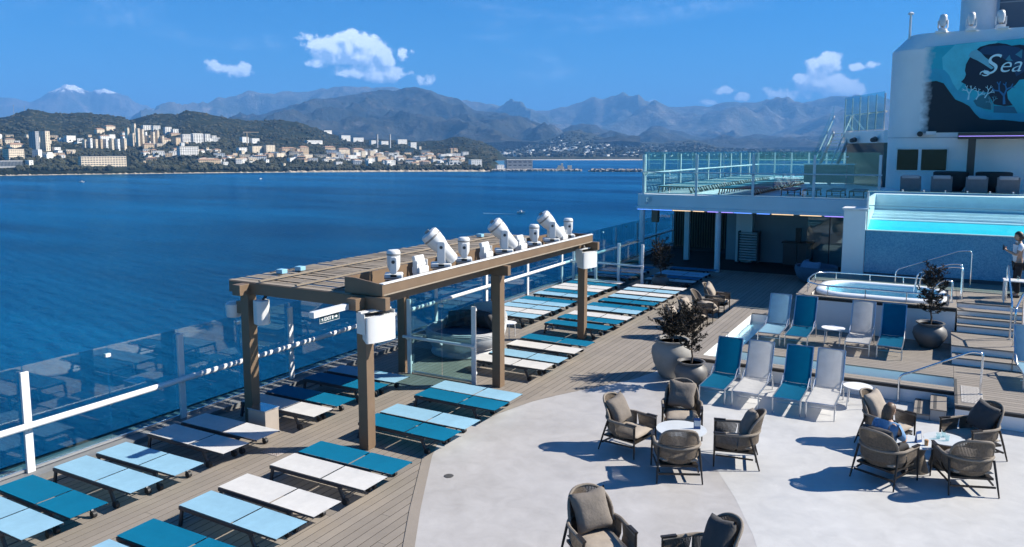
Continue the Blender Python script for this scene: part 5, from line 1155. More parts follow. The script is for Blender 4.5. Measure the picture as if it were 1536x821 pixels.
ct = {k: (v[0], tuple(x + .030 for x in (v[1] if isinstance(v[1], tuple) else (v[1], v[1])))) for k, v in j.items() if k in ('pel', 'waist', 'chest', 'sh', 'ls', 'rs', 'le', 're', 'neck')}; ct['neck'] = (V(.015, 0, 1.02), .07)
skin_body('shirt', ct, [('pel', 'waist'), ('waist', 'chest'), ('chest', 'sh'), ('sh', 'neck'), ('sh', 'ls'), ('sh', 'rs'), ('ls', 'le'), ('rs', 're')], denim_m, pe, 'chest')
tt = {'pel': (V(-.05, 0, .50), (.135, .175))}; te = []
for n, s in (('l', 1), ('r', -1)):
    tt.update({n + 'h': (j[n + 'h'][0], .094), n + 'k': (j[n + 'k'][0], .072), n + 'a': (j[n + 'a'][0], .055)}); te += [('pel', n + 'h'), (n + 'h', n + 'k'), (n + 'k', n + 'a')]
    MB().box(.42, .66, s * .115 - .05, s * .115 + .05, .002, .07).build('shoe', black_m, pe, bevel=.025)
skin_body('trousers', tt, te, trous_m, pe, 'pel'); head(pe, V(.075, 0, 1.19), 1.0, R_(-15), R_(18), hair2_m, True)
for s in (1, -1): hand(pe, V(.32, .17 * s, .70), (.8, -.5 * s, .05), (0, 0, 1), 1.0, .5)

# ================================================================== COAST, TOWN, MOUNTAINS
def interp(pts, x):
    if x <= pts[0][0]: return pts[0][1]
    for (a, b), (c, d) in zip(pts, pts[1:]):
        if x <= c: t = (x - a) / (c - a); t = t * t * (3 - 2 * t) * .5 + t * .5; return b + (d - b) * t
    return pts[-1][1]
def terrain_mat(name, c1, c2, c3, s1, s2, snow=None):
    m = bpy.data.materials.new(name); m.use_nodes = True; t = m.node_tree; b = t.nodes['Principled BSDF']; b.inputs['Roughness'].default_value = .95; b.inputs['Specular IOR Level'].default_value = .1
    g = t.nodes.new('ShaderNodeNewGeometry')
    n1 = t.nodes.new('ShaderNodeTexNoise'); n1.inputs['Scale'].default_value = s1; n1.inputs['Detail'].default_value = 8; n1.inputs['Roughness'].default_value = .65
    n2 = t.nodes.new('ShaderNodeTexNoise'); n2.inputs['Scale'].default_value = s2; n2.inputs['Detail'].default_value = 6; n2.inputs['Roughness'].default_value = .7
    for n in (n1, n2): t.links.new(g.outputs['Position'], n.inputs['Vector'])
    r = t.nodes.new('ShaderNodeValToRGB'); e = r.color_ramp.elements; e[0].position = .38; e[0].color = (*c1, 1); e[1].position = .62; e[1].color = (*c2, 1)
    t.links.new(n1.outputs[0], r.inputs[0])
    r2 = t.nodes.new('ShaderNodeValToRGB'); r2.color_ramp.elements[0].position = .56; r2.color_ramp.elements[1].position = .72; r2.color_ramp.elements[0].color = (0, 0, 0, 1); t.links.new(n2.outputs[0], r2.inputs[0])
    mx = t.nodes.new('ShaderNodeMix'); mx.data_type = 'RGBA'; t.links.new(r2.outputs[0], mx.inputs['Factor']); t.links.new(r.outputs[0], mx.inputs['A']); mx.inputs['B'].default_value = (*c3, 1); res = mx.outputs['Result']
    if snow:
        sx = t.nodes.new('ShaderNodeSeparateXYZ'); t.links.new(g.outputs['Position'], sx.inputs[0])
        ad = t.nodes.new('ShaderNodeMath'); ad.operation = 'MULTIPLY_ADD'; ad.inputs[1].default_value = snow[1]; t.links.new(n2.outputs[0], ad.inputs[0]); t.links.new(sx.outputs[2], ad.inputs[2])
        sr = t.nodes.new('ShaderNodeMapRange'); sr.inputs['From Min'].default_value = snow[0]; sr.inputs['From Max'].default_value = snow[0] + snow[1] * .12; t.links.new(ad.outputs[0], sr.inputs[0])
        m2 = t.nodes.new('ShaderNodeMix'); m2.data_type = 'RGBA'; t.links.new(sr.outputs[0], m2.inputs['Factor']); t.links.new(res, m2.inputs['A']); m2.inputs['B'].default_value = (.85, .87, .9, 1); res = m2.outputs['Result']
    t.links.new(res, b.inputs['Base Color'])
    bp = t.nodes.new('ShaderNodeBump'); bp.inputs['Strength'].default_value = .9; bp.inputs['Distance'].default_value = .35 / s2; t.links.new(n2.outputs[0], bp.inputs['Height']); t.links.new(bp.outputs[0], b.inputs['Normal'])
    return m
def ridge(name, sky_pts, foot, R0, R1, b0, b1, m, amp, nscale, nu=260, nv=64, rough=1.2, seed=0):
    """mountain range: profile sky_pts at range R1, falling to foot elevation at R0, and down again behind"""
    def f(u, v):
        b = b0 + (b1 - b0) * u; top = interp(sky_pts, b); fo = interp(foot, b) if isinstance(foot, list) else foot
        if v <= .8:
            s = v / .8; R = R0 + (R1 - R0) * s; base = fo + (top - fo) * (s ** 1.15)
            p = far(b, base, R); q = Vector((p.x, p.y, 0)) / nscale + Vector((seed, 0, 0))
            ff = math.sin(math.pi * min(1, s * .98)) ** .7
            n_ = noise.ridged_multi_fractal(q, 1.0, 2.1, 5, 1.0, 2.0) - 1.1
            p.z += n_ * amp * ff * (R1 / 10000)
            n3 = noise.fractal(Vector((b / 9.0 + seed * 7, 0, 0)), 1.0, 2.0, 4); p.z += n3 * rough * (R / FPX) * s ** 8
        else:
            s = (v - .8) / .2; R = R1 * (1 + .22 * s); p = far(b, top, R1); q = far(b, top, R); p = Vector((q.x, q.y, p.z + (SEA - 60 - p.z) * s))
            n3 = noise.fractal(Vector((b / 9.0 + seed * 7, 0, 0)), 1.0, 2.0, 4); p.z += n3 * rough * (R1 / FPX) * (1 - s)
        if v == 0: p.z = SEA - 30
        return p
    return struct(MB().grid(f, nu, nv).build(name, m, smooth=True))
mt_far = terrain_mat('far_mountain_rock', (.045, .055, .04), (.12, .11, .09), (.25, .23, .21), .0011, .0035)
mt_snow = terrain_mat('snowy_mountain_rock', (.05, .06, .05), (.14, .13, .12), (.24, .23, .22), .0011, .0022, snow=(1560, 600))
mt_mid = terrain_mat('mid_mountain_scrub', (.016, .020, .017), (.045, .047, .038), (.15, .135, .11), .0022, .008)
hill_m = terrain_mat('maquis_scrub', (.008, .014, .008), (.026, .032, .018), (.085, .08, .055), .012, .045)
far_l = [(-260, 170), (-100, 150), (0, 148), (20, 147), (45, 151), (60, 146), (75, 140), (90, 136), (105, 132), (113, 131.5), (120, 134), (135, 138), (145, 134), (155, 133.5), (165, 137), (178, 143), (190, 148), (205, 158), (220, 160), (240, 168), (260, 174), (300, 182)]
ridge('mountains', far_l, 205, 15500, 20000, -260, 300, mt_snow, 420, 3400, seed=1)
mid_c = [(200, 190), (230, 172), (250, 165), (270, 163), (290, 162), (310, 154), (326, 145), (335, 146), (350, 145), (375, 139), (390, 142), (410, 143), (430, 139), (450, 140), (470, 137), (484, 134), (498, 138), (520, 138), (545, 136), (560, 139), (590, 140), (640, 150), (690, 160), (700, 160), (715, 158.5), (735, 157), (760, 160), (785, 160), (805, 163), (818, 164), (845, 158), (870, 155), (882, 150), (890, 146.5), (905, 152), (920, 149), (935, 147), (948, 151), (958, 148), (975, 152), (1000, 157), (1020, 157), (1045, 154), (1065, 157), (1085, 153), (1110, 156), (1140, 159), (1170, 159), (1200, 155), (1230, 152), (1260, 150.5), (1275, 153), (1330, 150), (1450, 160), (1650, 175), (1800, 190)]
ridge('mountains', mid_c, 212, 10500, 14000, 190, 1800, mt_far, 420, 2600, nu=420, seed=2)
ridge('mountains', [(1040, 216), (1100, 212), (1150, 203), (1190, 190), (1220, 178), (1250, 170), (1275, 163), (1310, 160), (1400, 165), (1600, 180), (1760, 200)], 219, 8600, 11000, 1040, 1760, mt_far, 250, 1800, nu=200, seed=4)
big = [(250, 200), (330, 183), (384, 171), (420, 160), (440, 153), (470, 149), (500, 146), (525, 144), (548, 140), (565, 138), (580, 136.5), (592, 137), (603, 135.5), (612, 132), (620, 131), (632, 132.5), (645, 135), (658, 139), (672, 143), (684, 146), (692, 151), (702, 159), (715, 167), (728, 169), (742, 168), (756, 173), (775, 181), (800, 189), (825, 199), (850, 209), (880, 218), (960, 224)]
ridge('mountains', big, 214, 4700, 8200, 250, 960, mt_mid, 240, 900, nu=420, nv=130, seed=3)
ridge('hills', [(760, 216), (800, 203), (835, 197), (860, 188), (872, 185), (890, 188), (905, 196), (930, 207), (950, 209), (965, 199), (978, 190), (990, 190), (1005, 195), (1025, 197), (1040, 203), (1075, 205), (1110, 208), (1160, 206), (1200, 212), (1400, 214)], 222, 6000, 8400, 760, 1400, mt_mid, 160, 900, nu=200, seed=5)
# low hills with villages across the bay, beach in front
bay = [(560, 233), (640, 230), (700, 228), (740, 224), (770, 222), (800, 213), (830, 206), (850, 199), (860, 197.5), (880, 201), (905, 206), (930, 211), (960, 214), (990, 216), (1012, 213), (1032, 209.5), (1050, 213), (1080, 222), (1120, 226), (1300, 229), (1500, 230)]
def bay_pt(b, s):
    R = 3090 + 2300 * s; top = interp(bay, b); e = 240.2 + (235.5 - 240.2) * min(1, s / .06) if s < .06 else 235.5 + (top - 235.5) * ((s - .06) / .94) ** 1.1
    p = far(b, e, R); n_ = noise.fractal(Vector((p.x, p.y, 0)) / 420, 1.0, 2.0, 5); p.z += n_ * 16 * min(1, s * 2); return p
bay_m = terrain_mat('bay_hills', (.025, .032, .018), (.06, .06, .035), (.13, .12, .09), .006, .02)
struct(MB().grid(lambda u, v: (bay_pt(540 + 960 * u, min(1, v / .85)) if v <= .85 else bay_pt(540 + 960 * u, 1) + Vector((0, 0, -(v - .85) / .15 * 260)) + (far(540 + 960 * u, 225, 5390 + 1200 * (v - .85) / .15) - far(540 + 960 * u, 225, 5390)) * 1.0) , 240, 40).build('bay_hills', bay_m, smooth=True))
struct(MB().grid(lambda u, v: far(690 + 760 * u, 240.6 - 2.6 * v, 3060 + 130 * v) + Vector((0, 0, .5)), 80, 2).build('beach', mat('pale_sand', (.55, .50, .42), .95, var=.1, vscale=.02)))
# the town headland
skyl = [(-300, 195), (-60, 186), (0, 176.5), (20, 172), (35, 167), (45, 164.5), (58, 167), (75, 171), (95, 175), (115, 172), (135, 169.5), (160, 169.5), (180, 175), (195, 180), (215, 176), (240, 173), (262, 171), (278, 164.5), (292, 163), (306, 165), (325, 170), (350, 176), (375, 182), (400, 184), (425, 182.5), (450, 184), (470, 191), (495, 201), (520, 209), (545, 211), (575, 210), (605, 210), (635, 215), (655, 213), (680, 208.5), (695, 208), (715, 212), (740, 220), (765, 232), (800, 246)]
def land_y(b, R):
    t = (R - 1445) / (2600 - 1445); t = max(0, min(1, t)); s = interp(skyl, b); k = max(0, min(1, (742 - b) / 40))
    return 257.8 - .6 * (b > 430) + (s - 257.8) * (t ** .75)
def land_z(b, R): return far(b, land_y(b, R), R).z
def land_pt(u, v):
    b = -300 + 1110 * u
    if v < .03: R = 1445; p = far(b, 258, R); p.z = SEA - 3; return p
    if v <= .85:
        s = (v - .03) / .82; R = 1446 + 1154 * s ** 1.3; p = far(b, land_y(b, R), R); n_ = noise.fractal(Vector((p.x, p.y, 0)) / 160, 1.0, 2.0, 6); p.z += n_ * 11 * max(0, min(1, s * 4 - .5)); p.z += (.8 + .8 * noise.noise(Vector((b * .3, 0, 0)))) * min(1, s * 60)
        if b > 735: p.z -= (b - 735) * .9
    else:
        s = (v - .85) / .15; R = 2600 + 900 * s; q = far(b, land_y(b, 2600), 2600); p = far(b, 230, R); p.z = q.z + (SEA - 10 - q.z) * s
        if b > 735: p.z = min(p.z, SEA - 5)
    return p
struct(MB().grid(land_pt, 420, 90).build('headland', hill_m, smooth=True))
sand_m = mat('shore_rock', (.36, .30, .225), .95, var=.3, vscale=.12, coords='World')
def shore(u, v):
    b = -200 + 935 * u; hgt = 1.2 + 1.6 * (b > 430) + 2.4 * noise.noise(Vector((b * .22, 3, 0))) + 1.6 * noise.noise(Vector((b * .9, 7, 0)))
    p = far(b, 258, 1436 + 16 * v + 9 * noise.noise(Vector((b * .12, 1, 0)))); p.z = SEA - .6 + (max(.8, hgt) + .6) * min(1, v * 1.6); return p
struct(MB().grid(shore, 460, 5).build('shoreline', sand_m))

# ---- buildings
def inv_R(b, e):
    lo, hi = 1452, 2590
    for _ in range(30):
        mid = (lo + hi) / 2
        if land_y(b, mid) > e: lo = mid
        else: hi = mid
    return lo
bm_cream = mat('cream_render', (.74, .62, .46), .9, var=.08, vscale=.15, coords='World'); bm_white = mat('white_render', (.80, .78, .73), .9, var=.05, vscale=.15, coords='World'); bm_tan = mat('tan_render', (.58, .44, .29), .9, var=.08, vscale=.15, coords='World'); bm_grey = mat('grey_concrete', (.30, .31, .32), .9, var=.1, vscale=.2, coords='World')
roof_red = mat('clay_roof', (.32, .20, .13), .9, var=.15, vscale=.4, coords='World'); roof_grey = mat('flat_roof', (.36, .35, .34), .9); wind_m = mat('far_window', (.03, .045, .06), .15); shut_m = mat('balcony_shade', (.10, .10, .105), .8); bm_blue = mat('blue_cladding', (.10, .32, .52), .6)
def building(name, label, b0, b1, e0, e1, wm, rot=25, depth=14, roof='flat', win=(3.4, 3.0, 1.3, 1.35), group=None, R=None, wmat=None, tiers=None):
    bc = (b0 + b1) / 2; R = R or inv_R(bc, e0); p = far(bc, e0, R); wdt = (far(b1, e0, R) - far(b0, e0, R)).length * .93; h = max(3.2, far(bc, e1, R).z - p.z); face = math.atan2(-p.x, p.y)
    rot = rot + 16 if rot > 3 else rot + 8; rz = face + R_(rot); wx = max(4.0, (wdt - depth * abs(math.sin(R_(rot)))) / math.cos(R_(rot))); depth = min(depth, wdt)
    t = thing(name, label, 'building', (p.x, p.y, p.z), rz, group)
    MB().box(-wx / 2, wx / 2, 0, depth, -8, h).build('wall', wm, t)
    if roof == 'flat': MB().box(-wx / 2 - .3, wx / 2 + .3, -.3, depth + .3, h, h + .5).build('roof', roof_grey if wm != bm_white else bm_white, t)
    else: MB().add([(-wx / 2 - .6, -.7, h), (wx / 2 + .6, -.7, h), (wx / 2 + .6, depth + .7, h), (-wx / 2 - .6, depth + .7, h), (-wx / 2 + depth * .35, depth / 2, h + depth * .22), (wx / 2 - depth * .35, depth / 2, h + depth * .22)], [(0, 1, 5, 4), (1, 2, 5), (2, 3, 4, 5), (3, 0, 4), (0, 3, 2, 1)]).build('roof', roof_red, t)
    wpx, hpx, ww, wh = win; nx = max(1, int(wx / wpx)); nz = max(1, int((h - .4) / hpx)); mb = MB()
    for i in range(nx):
        for k in range(nz):
            cx_ = -wx / 2 + (i + .5) * wx / nx; cz_ = h - .35 - (k + .5) * hpx; mb.box(cx_ - ww / 2, cx_ + ww / 2, -.06, -.01, cz_ - wh / 2, cz_ + wh / 2)
    nd_ = max(1, int(depth / (wpx * 1.3)))
    for sx in (-1, 1):
        for i in range(nd_):
            for k in range(nz): cy_ = (i + .5) * depth / nd_; cz_ = h - .35 - (k + .5) * hpx; x_ = sx * (wx / 2 + .035); mb.box(x_ - .03, x_ + .03, cy_ - ww / 2, cy_ + ww / 2, cz_ - wh / 2, cz_ + wh / 2)
    struct(mb.build('windows', wmat or wind_m, t), 'stuff')
    return t
G = lambda s: s
BD = building
BD('apartment_tower', 'tall slim cream tower block standing alone on the hillside', 65, 81, 229, 197, bm_cream, 18, 16, win=(4.2, 3.0, 2.0, 1.6)); BD('apartment_tower', 'dark shaded wing joined to the tall slim tower block', 49, 66, 229, 197.5, bm_grey, 30, 15)  # second wing in grey: its shade is put into the wall colour
BD('apartment_block', 'white blocky buildings at the foot of the tall tower', 52, 69, 237, 225, bm_white, 20, 18); BD('apartment_block', 'low white wing right below the tall tower', 66, 85, 237, 229, bm_white, 22, 16); BD('apartment_block', 'wide two tier cream block left of the tall tower, lower tier', 8, 43, 239, 224, bm_cream, 15, 18, win=(3, 3, 2.2, 1.3)); BD('apartment_block', 'upper tier with tan roof over the cream two tier block', 12, 42, 227, 217, bm_cream, 12, 14, 'hip')
BD('apartment_block', 'small cream block at the far end of the town past the two tier block', -12, 8, 231, 221, bm_cream, 15, 14); BD('glass_building', 'long dark glass building on the waterfront', -30, 41, 253, 241.5, bm_grey, 6, 14, win=(2.0, 9.0, 1.5, 7.2)); BD('apartment_block', 'white cube at the end of the dark glass waterfront building', 41, 54, 253.5, 241, bm_white, 10, 12)
BD('hotel', 'long cream waterfront hotel with a grid of balconies', 118, 196, 252, 235, bm_cream, 4, 14, win=(4.4, 3.7, 3.3, 1.9), wmat=shut_m); 
for i, (a, b, e1) in enumerate(((125, 134, 210), (134, 142, 208), (142, 150, 209), (150, 157, 208.5), (157, 166, 209), (166, 174, 208), (174, 184, 209), (184, 194, 208))):
    BD('apartment_block', 'narrow flats slab, %s in the long terrace above the cream waterfront hotel' % ORD[i], a, b, 226, e1, bm_white if i in (1, 4, 6) else (bm_tan if i == 3 else bm_cream), 16, 14, win=(3.0, 3.0, 1.6, 1.4), group='terrace of flats above the hotel')
for i, (a, b, e0, e1) in enumerate(((190, 198, 222, 192), (197, 206, 222, 200), (200, 208, 216, 186), (206, 213, 222, 193), (212, 220, 221, 194), (219, 226, 220, 204), (228, 236, 220, 198), (235, 242, 219, 196), (242, 249, 219, 204))):
    BD('apartment_tower', 'cream stepped apartment tower, %s from the long terrace of flats' % ORD[i], a, b, e0, e1, bm_cream, 20, 13, win=(2.6, 3.0, 1.5, 1.5), group='stepped apartment towers')
BD('apartment_block', 'tan block beside the white hillside terraces', 261, 275, 219, 207, bm_tan, 20, 13)
for i, (a, b, e0, e1) in enumerate(((213, 230, 197, 188.5), (228, 243, 197, 189), (246, 260, 203, 191), (258, 270, 203, 194), (272, 290, 215, 202), (288, 308, 217, 201.5), (306, 318, 214, 201.5), (316, 327, 212, 204))):
    BD('terraced_flats', 'white terraced flats with dark balconies, %s along the hillside from the stepped towers' % ORD[i], a, b, e0, e1, bm_white, 8, 12, win=(4.5, 3.0, 3.6, 1.6), wmat=shut_m, group='white terraced flats on the hillside')
BD('apartment_block', 'white block with dark balcony bays above the tan villa', 267, 302, 237, 220.5, bm_white, 8, 14, win=(4.4, 3.2, 3.0, 1.9), wmat=shut_m); BD('villa', 'long low tan villa behind the seafront trees', 295, 335, 248, 240, bm_tan, 5, 12, 'hip'); BD('villa', 'small villa cluster high on the hill above the flats, ochre roof', 143, 160, 201, 194, bm_cream, 15, 12, 'hip'); BD('villa', 'second ochre roofed villa high on the hill above the flats', 157, 176, 196, 189.5, bm_cream, 15, 12, 'hip')
for i, (a, b, e0, e1, m_, rf) in enumerate(((376, 397, 231, 219.5, bm_cream, 'flat'), (397, 416, 231, 218, bm_cream, 'flat'), (356, 374, 232, 222, bm_white, 'flat'), (361, 376, 215, 206, bm_white, 'flat'), (376, 392, 215, 208, bm_white, 'flat'), (420, 448, 230, 223, bm_tan, 'hip'), (448, 466, 229, 221, bm_tan, 'hip'), (458, 487, 215.5, 211, bm_white, 'flat'), (510, 528, 211, 203.5, bm_white, 'flat'), (528, 548, 214, 207, bm_white, 'flat'),
                                           (484, 500, 200, 196, bm_white, 'flat'), (506, 528, 235, 224, bm_cream, 'hip'), (528, 549, 235, 224, bm_cream, 'hip'), (485, 506, 228, 221, bm_tan, 'hip'), (540, 551, 237, 226, bm_cream, 'hip'), (553, 566, 236, 226, bm_cream, 'flat'), (566, 578, 238, 229, bm_white, 'flat'), (580, 598, 238, 231, bm_cream, 'flat'), (555, 570, 218, 211, bm_white, 'flat'), (570, 585, 219, 212, bm_white, 'flat'), (595, 613, 218, 209.5, bm_white, 'flat'), (614, 627, 223, 214, bm_white, 'flat'), (627, 634, 226, 220, bm_cream, 'flat'))):
    BD('apartment_block', '%s apartment block, %s in the middle town counting toward the headland point' % ({bm_cream: 'cream', bm_white: 'white', bm_tan: 'tan roofed'}[m_], ORD[i] if i < 20 else ('twenty-%s' % ORD[i - 20])), a, b, e0, e1, m_, 14, 13, rf, group='apartment blocks of the middle town')
rv = random.Random(21)
for i in range(290):
    b = rv.uniform(300, 700) if i < 160 else rv.uniform(-40, 330); e = rv.uniform(230, 250) if i < 195 else rv.uniform(205, 235)
    if e < land_y(b, 2400) + 4: continue
    if any(a < b < c and e > 222 for a, c in ((112, 200), (-35, 58))): continue
    wd = rv.uniform(7, 20); hh = rv.uniform(4, 8.5); m_ = rv.choice([bm_cream, bm_white, bm_white, bm_tan]); rf = rv.choice(['flat', 'hip', 'flat'])
    zone = ['past the dark glass waterfront building', 'near the tall slim tower', 'around the long waterfront hotel', 'below the stepped cream towers', 'below the white hillside terraces', 'below the tan tower crane', 'in the middle of the town', 'below the twin chimneys', 'toward the wooded point'][sum(b > q for q in (0, 110, 185, 262, 330, 400, 500, 600))]
    nm = {bm_cream: 'cream', bm_white: 'white', bm_tan: 'tan'}[m_]; rn = 'flat roofed' if rf == 'flat' else 'tiled'
    BD('house', 'small %s %s house among the trees %s' % (nm, rn, zone), b - wd / 2, b + wd / 2, e, e - hh, m_, rv.uniform(-10, 30), 9, rf, group='small %s %s houses %s' % (nm, rn, zone))
# point and port
BD('villa', 'white framed seafront villa near the headland point', 672, 694, 251.5, 243, bm_white, 4, 10, win=(7, 5, 5, 3.2)); BD('villa', 'low white seafront house beside the white framed villa', 652, 672, 251, 247, bm_white, 4, 9)
BD('port_building', 'white harbour building of many windows at the headland point', 704, 726, 254, 240, bm_white, 8, 14, R=1500); BD('warehouse', 'blue clad warehouse behind the harbour building', 724, 760, 250, 241, bm_blue, 4, 20, R=1900, win=(60, 60, .1, .1)); BD('warehouse', 'long grey warehouse on the quay', 758, 802, 254.5, 240.5, bm_grey, 3, 22, R=1560, win=(9, 6.5, 6.5, 1.6)); BD('quay_shed', 'small white shed beside the long grey warehouse', 744, 758, 254.5, 248, bm_white, 5, 9, R=1540)
BD('quarry_building', 'pale domed storage building inland from the port', 717, 750, 233, 226, bm_cream, 6, 30, 'hip', R=2600)
ft = thing('fort_ruin', 'ruined pale stone fort at the end of the breakwater', 'fort', far(846, 255.5, 1500)); ft.rotation_euler = (0, 0, math.atan2(-ft.location.x, ft.location.y))
MB().prism([(-14, -2), (0, -2), (0, 6), (-2, 6), (-2, 13), (-6, 13), (-6, 9), (-12, 9), (-12, 5), (-14, 5)], 0, 9, 'y').build('keep', bm_cream, ft); MB().box(7, 15, 0, 8, -2, 9).build('tower', bm_cream, ft)
def rubble(label, ba, bb, R, n, w, h, seed):
    r = random.Random(seed); mb = MB()
    for i in range(n):
        p = far(r.uniform(ba, bb), 257, R + r.uniform(-w, w)); p.z = SEA + r.uniform(-.8, h) * (1 - abs(0)) ; s = r.uniform(1.0, 2.4); M = Matrix.Translation(p) @ Matrix.Rotation(r.uniform(0, 3), 4, (r.random(), r.random(), r.random() + .1)); mb.box(-s, s, -s * .8, s * .8, -s * .7, s * .7, M)
    o = tag(mb.build('breakwater', mat('breakwater_rock', (.28, .26, .24), .95, var=.4, vscale=.3, coords='World')), label, 'breakwater'); o['kind'] = 'stuff'; return o
rubble('rough stone quay along the port and under the fort', 718, 872, 1468, 620, 7, 2.4, 1); rubble('separate rubble breakwater of big stones across the bay', 884, 1010, 1440, 620, 6, 3.6, 2)
struct(MB().add([far(716, 256, 1475), far(870, 256, 1475), far(872, 256, 1530), far(700, 256, 1700)], [(0, 1, 2, 3)]).build('quay', mat('quay_paving', (.34, .32, .29), .9)))
for o in bpy.data.objects:
    if o.name == 'quay':
        for v in o.data.vertices: v.co.z = SEA + 2.0
# cranes, masts, twin towers, poles
def crane(b, e0, e1, jib, label, R):
    p = far(b, e0, R); h = far(b, e1, R).z - p.z; t = thing('tower_crane', label, 'crane', p, math.atan2(-p.x, p.y)); MB().box(-1, 1, -1, 1, -6, h).build('mast', bm_tan, t); MB().box(-8, jib, -.7, .7, h, h + 1.6).build('jib', bm_tan, t); MB().box(-8, -5, -1.2, 1.2, h - 2, h).build('counterweight', bm_grey, t)
crane(371, 215, 199, 26, 'tan tower crane with long jib over the hillside flats', 1900); crane(680, 233, 217, -22, 'tower crane standing above the trees of the point', 1900)
for i, b in enumerate((566, 585)):
    p = far(b, 219, 1950); t = thing('chimney', 'tall slim %s of the twin grey chimneys above the town' % ('left one' if i == 0 else 'right one'), 'chimney', p); MB().box(-1.8, 1.8, -1.8, 1.8, -5, 26).build('shaft', bm_grey, t); MB().box(-2.1, 2.1, -2.1, 2.1, 26, 28).build('cap', bm_grey, t)
for i, (b, e0, e1) in enumerate(((21, 171, 158), (37, 166, 159))):
    p = far(b, e0, 2590); h = far(b, e1, 2590).z - p.z; t = thing('radio_mast', 'thin radio mast on the green hilltop, %s one' % ('taller' if i == 0 else 'shorter'), 'mast', p); MB().cyl((0, 0, -5), (0, 0, h), .6, .3, 6).build('pole', bm_grey, t); MB().box(-2.5, 2.5, -.3, .3, h - 1.5, h - .5).build('aerial', bm_grey, t)
# ---- trees of the town, one mass of woodland
def woods():
    r = random.Random(5); mb = MB(); bm = bmesh.new(); bmesh.ops.create_icosphere(bm, subdivisions=1, radius=1); base = [v.co.copy() for v in bm.verts]; fs = [[v.index for v in f.verts] for f in bm.faces]; bm.free()
    n = 0
    while n < 5200:
        b = r.uniform(-60, 735); u = r.random()
        e = 257 - 3 * r.random() ** 2 * 14 if u < .75 else r.uniform(190, 235)
        if b > 430 and r.random() < .3: e = r.uniform(250, 256.5)
        if b > 590 and r.random() < .55: e = r.uniform(226, 256)
        if e < interp(skyl, b) + 2 or e > 256.3: continue
        if noise.noise(Vector((b / 16, e / 6, 0))) < -.12: continue
        R = inv_R(b, e); p = far(b, e, R); s = r.uniform(2.2, 5.0) * (1.15 if e > 245 else 1); sq = r.uniform(.7, 1.25)
        if any(a - 1 < b < c + 1 and e0 < e < e1 for a, c, e0, e1 in ((116, 198, 236.5, 254), (124, 195, 217, 226.5), (188, 250, 205, 222), (64, 83, 215, 231), (40, 55, 246, 254), (-35, 42, 246, 254), (8, 43, 230, 240), (266, 303, 226, 238), (272, 327, 206, 217), (375, 417, 222, 232), (505, 550, 226, 236))): continue
        for k in range(3):
            c = p + Vector((r.uniform(-1, 1) * s * .6, r.uniform(-1, 1) * s * .6, s * r.uniform(.3, .9))); q = s * r.uniform(.45, .75); sd = r.uniform(0, 99)
            mb.add([c + v * q * (1 + .45 * noise.noise(v * 1.9 + Vector((sd, 0, 0)))) * sq for v in base], fs)
        n += 1
    return mb
struct(woods().build('woodland', mat('town_tree_leaves', (.014, .022, .010), .95, var=.0, coords='World')), 'stuff')
wm_ = MATS['town_tree_leaves']; t_ = wm_.node_tree; g_ = t_.nodes.new('ShaderNodeNewGeometry'); nz_ = t_.nodes.new('ShaderNodeTexNoise'); nz_.inputs['Scale'].default_value = .055; nz_.inputs['Detail'].default_value = 4; r_ = t_.nodes.new('ShaderNodeValToRGB')
r_.color_ramp.elements[0].position = .35; r_.color_ramp.elements[1].position = .68; r_.color_ramp.elements[0].color = (.012, .02, .01, 1); r_.color_ramp.elements[1].color = (.065, .062, .032, 1); t_.links.new(g_.outputs['Position'], nz_.inputs['Vector']); t_.links.new(nz_.outputs[0], r_.inputs[0]); t_.links.new(r_.outputs[0], t_.nodes['Principled BSDF'].inputs['Base Color'])
# scrub over the green hills above the town
def scrub():
    r = random.Random(9); mb = MB(); bm = bmesh.new(); bmesh.ops.create_icosphere(bm, subdivisions=1, radius=1); base = [v.co.copy() for v in bm.verts]; fs = [[v.index for v in f.verts] for f in bm.faces]; bm.free(); n = 0
    while n < 6500:
        b = r.uniform(-70, 745); s0 = interp(skyl, b); e = s0 + (242 - s0) * r.random() ** 1.1
        if noise.noise(Vector((b / 22, e / 7, 4))) < -.15 + .5 * r.random() - .25: continue
        R = inv_R(b, e + .3); p = far(b, e, R); p.z += noise.fractal(Vector((p.x, p.y, 0)) / 160, 1.0, 2.0, 6) * 11; q = r.uniform(1.6, 4.6); sd = r.uniform(0, 99); n += 1
        mb.add([p + Vector((v.x * 1.3, v.y * 1.3, v.z * .8)) * q * (1 + .5 * noise.noise(v * 1.7 + Vector((sd, 0, 0)))) for v in base], fs)
    return mb
struct(scrub().build('hill_scrub', wm_), 'stuff')
# far villages
def scatter_far(name, label, n, fn, m, seed):
    r = random.Random(seed); mb = MB()
    for i in range(n):
        q = fn(r)
        if q is None: continue
        p, s = q; a = r.uniform(0, 1.5); M = Matrix.Translation(p) @ Matrix.Rotation(a, 4, 'Z'); mb.box(-s, s, -s * .7, s * .7, -4, s * r.uniform(.6, 1.0), M)
    return struct(mb.build(name, m), 'stuff')
def vil(r):
    b = r.gauss(850, 70) if r.random() < .6 else r.uniform(690, 1230); s = abs(r.gauss(.35, .22)); s = min(.92, max(.1, s))
    if noise.noise(Vector((b / 18, s * 6, 2))) < -.05 or b > 1260: return None
    p = bay_pt(b, s); return p + Vector((0, 0, 1)), r.uniform(3.5, 7.5)
scatter_far('far_village', 'scattered white houses of the villages across the bay', 900, vil, bm_white, 4)
def bayw(r):
    b = r.uniform(690, 1250); s = r.uniform(.05, .95); p = bay_pt(b, s); return p, r.uniform(5, 11)
scatter_far('bay_woods', 'tree clumps on the hills across the bay', 2600, bayw, MATS['town_tree_leaves'], 6)
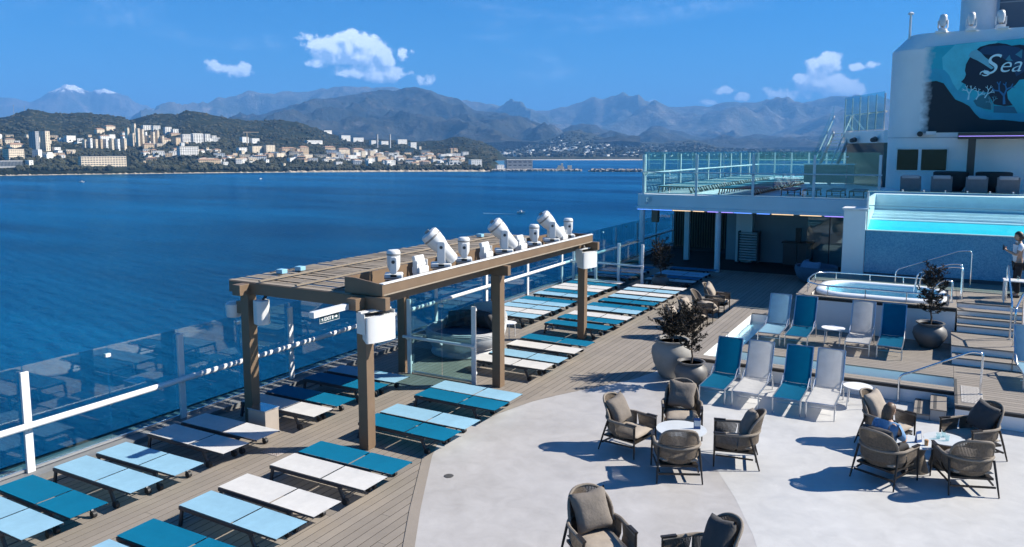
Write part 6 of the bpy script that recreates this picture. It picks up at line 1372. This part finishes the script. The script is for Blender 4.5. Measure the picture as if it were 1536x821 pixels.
# ---- boats
def boat(b, e, R, s, label, rz):
    p = far(b, e, R); p.z = SEA + .1; t = thing('motor_boat', label, 'boat', p, rz)
    MB().add([(-2.2 * s, -.8 * s, .7 * s), (1.2 * s, -.8 * s, .75 * s), (2.8 * s, 0, .95 * s), (1.2 * s, .8 * s, .75 * s), (-2.2 * s, .8 * s, .7 * s), (-2.1 * s, -.5 * s, -.2 * s), (1.2 * s, -.4 * s, -.2 * s), (2.2 * s, 0, 0), (1.2 * s, .4 * s, -.2 * s), (-2.1 * s, .5 * s, -.2 * s)], [(0, 1, 6, 5), (1, 2, 7, 6), (2, 3, 8, 7), (3, 4, 9, 8), (4, 0, 5, 9), (0, 4, 3, 2, 1), (5, 6, 7, 8, 9)]).build('hull', plastic_m, t); MB().box(-.6 * s, .6 * s, -.5 * s, .5 * s, .76 * s, 1.6 * s).build('cabin', plastic_m, t); MB().cyl((0, 0, 1.6 * s), (0, 0, 2.4 * s), .04 * s, n=6).build('aerial', dkmet_m, t)
boat(781, 321, 40 * 1168 / 96 * 1.005, 1.1, 'small motor boat with foaming wake out on the bay', R_(12)); boat(122, 267, 1090, 1.3, 'tiny white boat just off the waterfront hotel', R_(40)); boat(391, 266, 1120, .9, 'tiny white buoy boat off the middle town', R_(90))
wk = far(762, 320.5, 487); 
o = tag(MB().add([(far(778, 322, 40 * 1168 / 97)).to_tuple()[:2] + (SEA + .06,), (far(725, 319.5, 40 * 1168 / 94.5)).to_tuple()[:2] + (SEA + .06,), (far(725, 321.5, 40 * 1168 / 96.5)).to_tuple()[:2] + (SEA + .06,)], [(0, 1, 2)]).build('boat_wake', mat('wake_foam', (.03, .10, .19), .5)), 'thin pale wake trailing behind the small motor boat', 'wake'); o['kind'] = 'stuff'

HAZE = 8.8e-5
# ---- haze: one even box of air
hz = MB().box(-34000, 26000, -600, 30000, SEA - 1.5, 1800).build('haze', mat('tmp_haze', (1, 1, 1)))
hm = bpy.data.materials.new('haze_air'); hm.use_nodes = True; t = hm.node_tree; t.nodes.clear(); o_ = t.nodes.new('ShaderNodeOutputMaterial'); pv = t.nodes.new('ShaderNodeVolumePrincipled')
pv.inputs['Color'].default_value = (.16, .45, .96, 1); pv.inputs['Density'].default_value = HAZE; pv.inputs['Anisotropy'].default_value = .0
t.links.new(pv.outputs[0], o_.inputs['Volume']); hz.data.materials.clear(); hz.data.materials.append(hm); struct(hz, 'stuff')
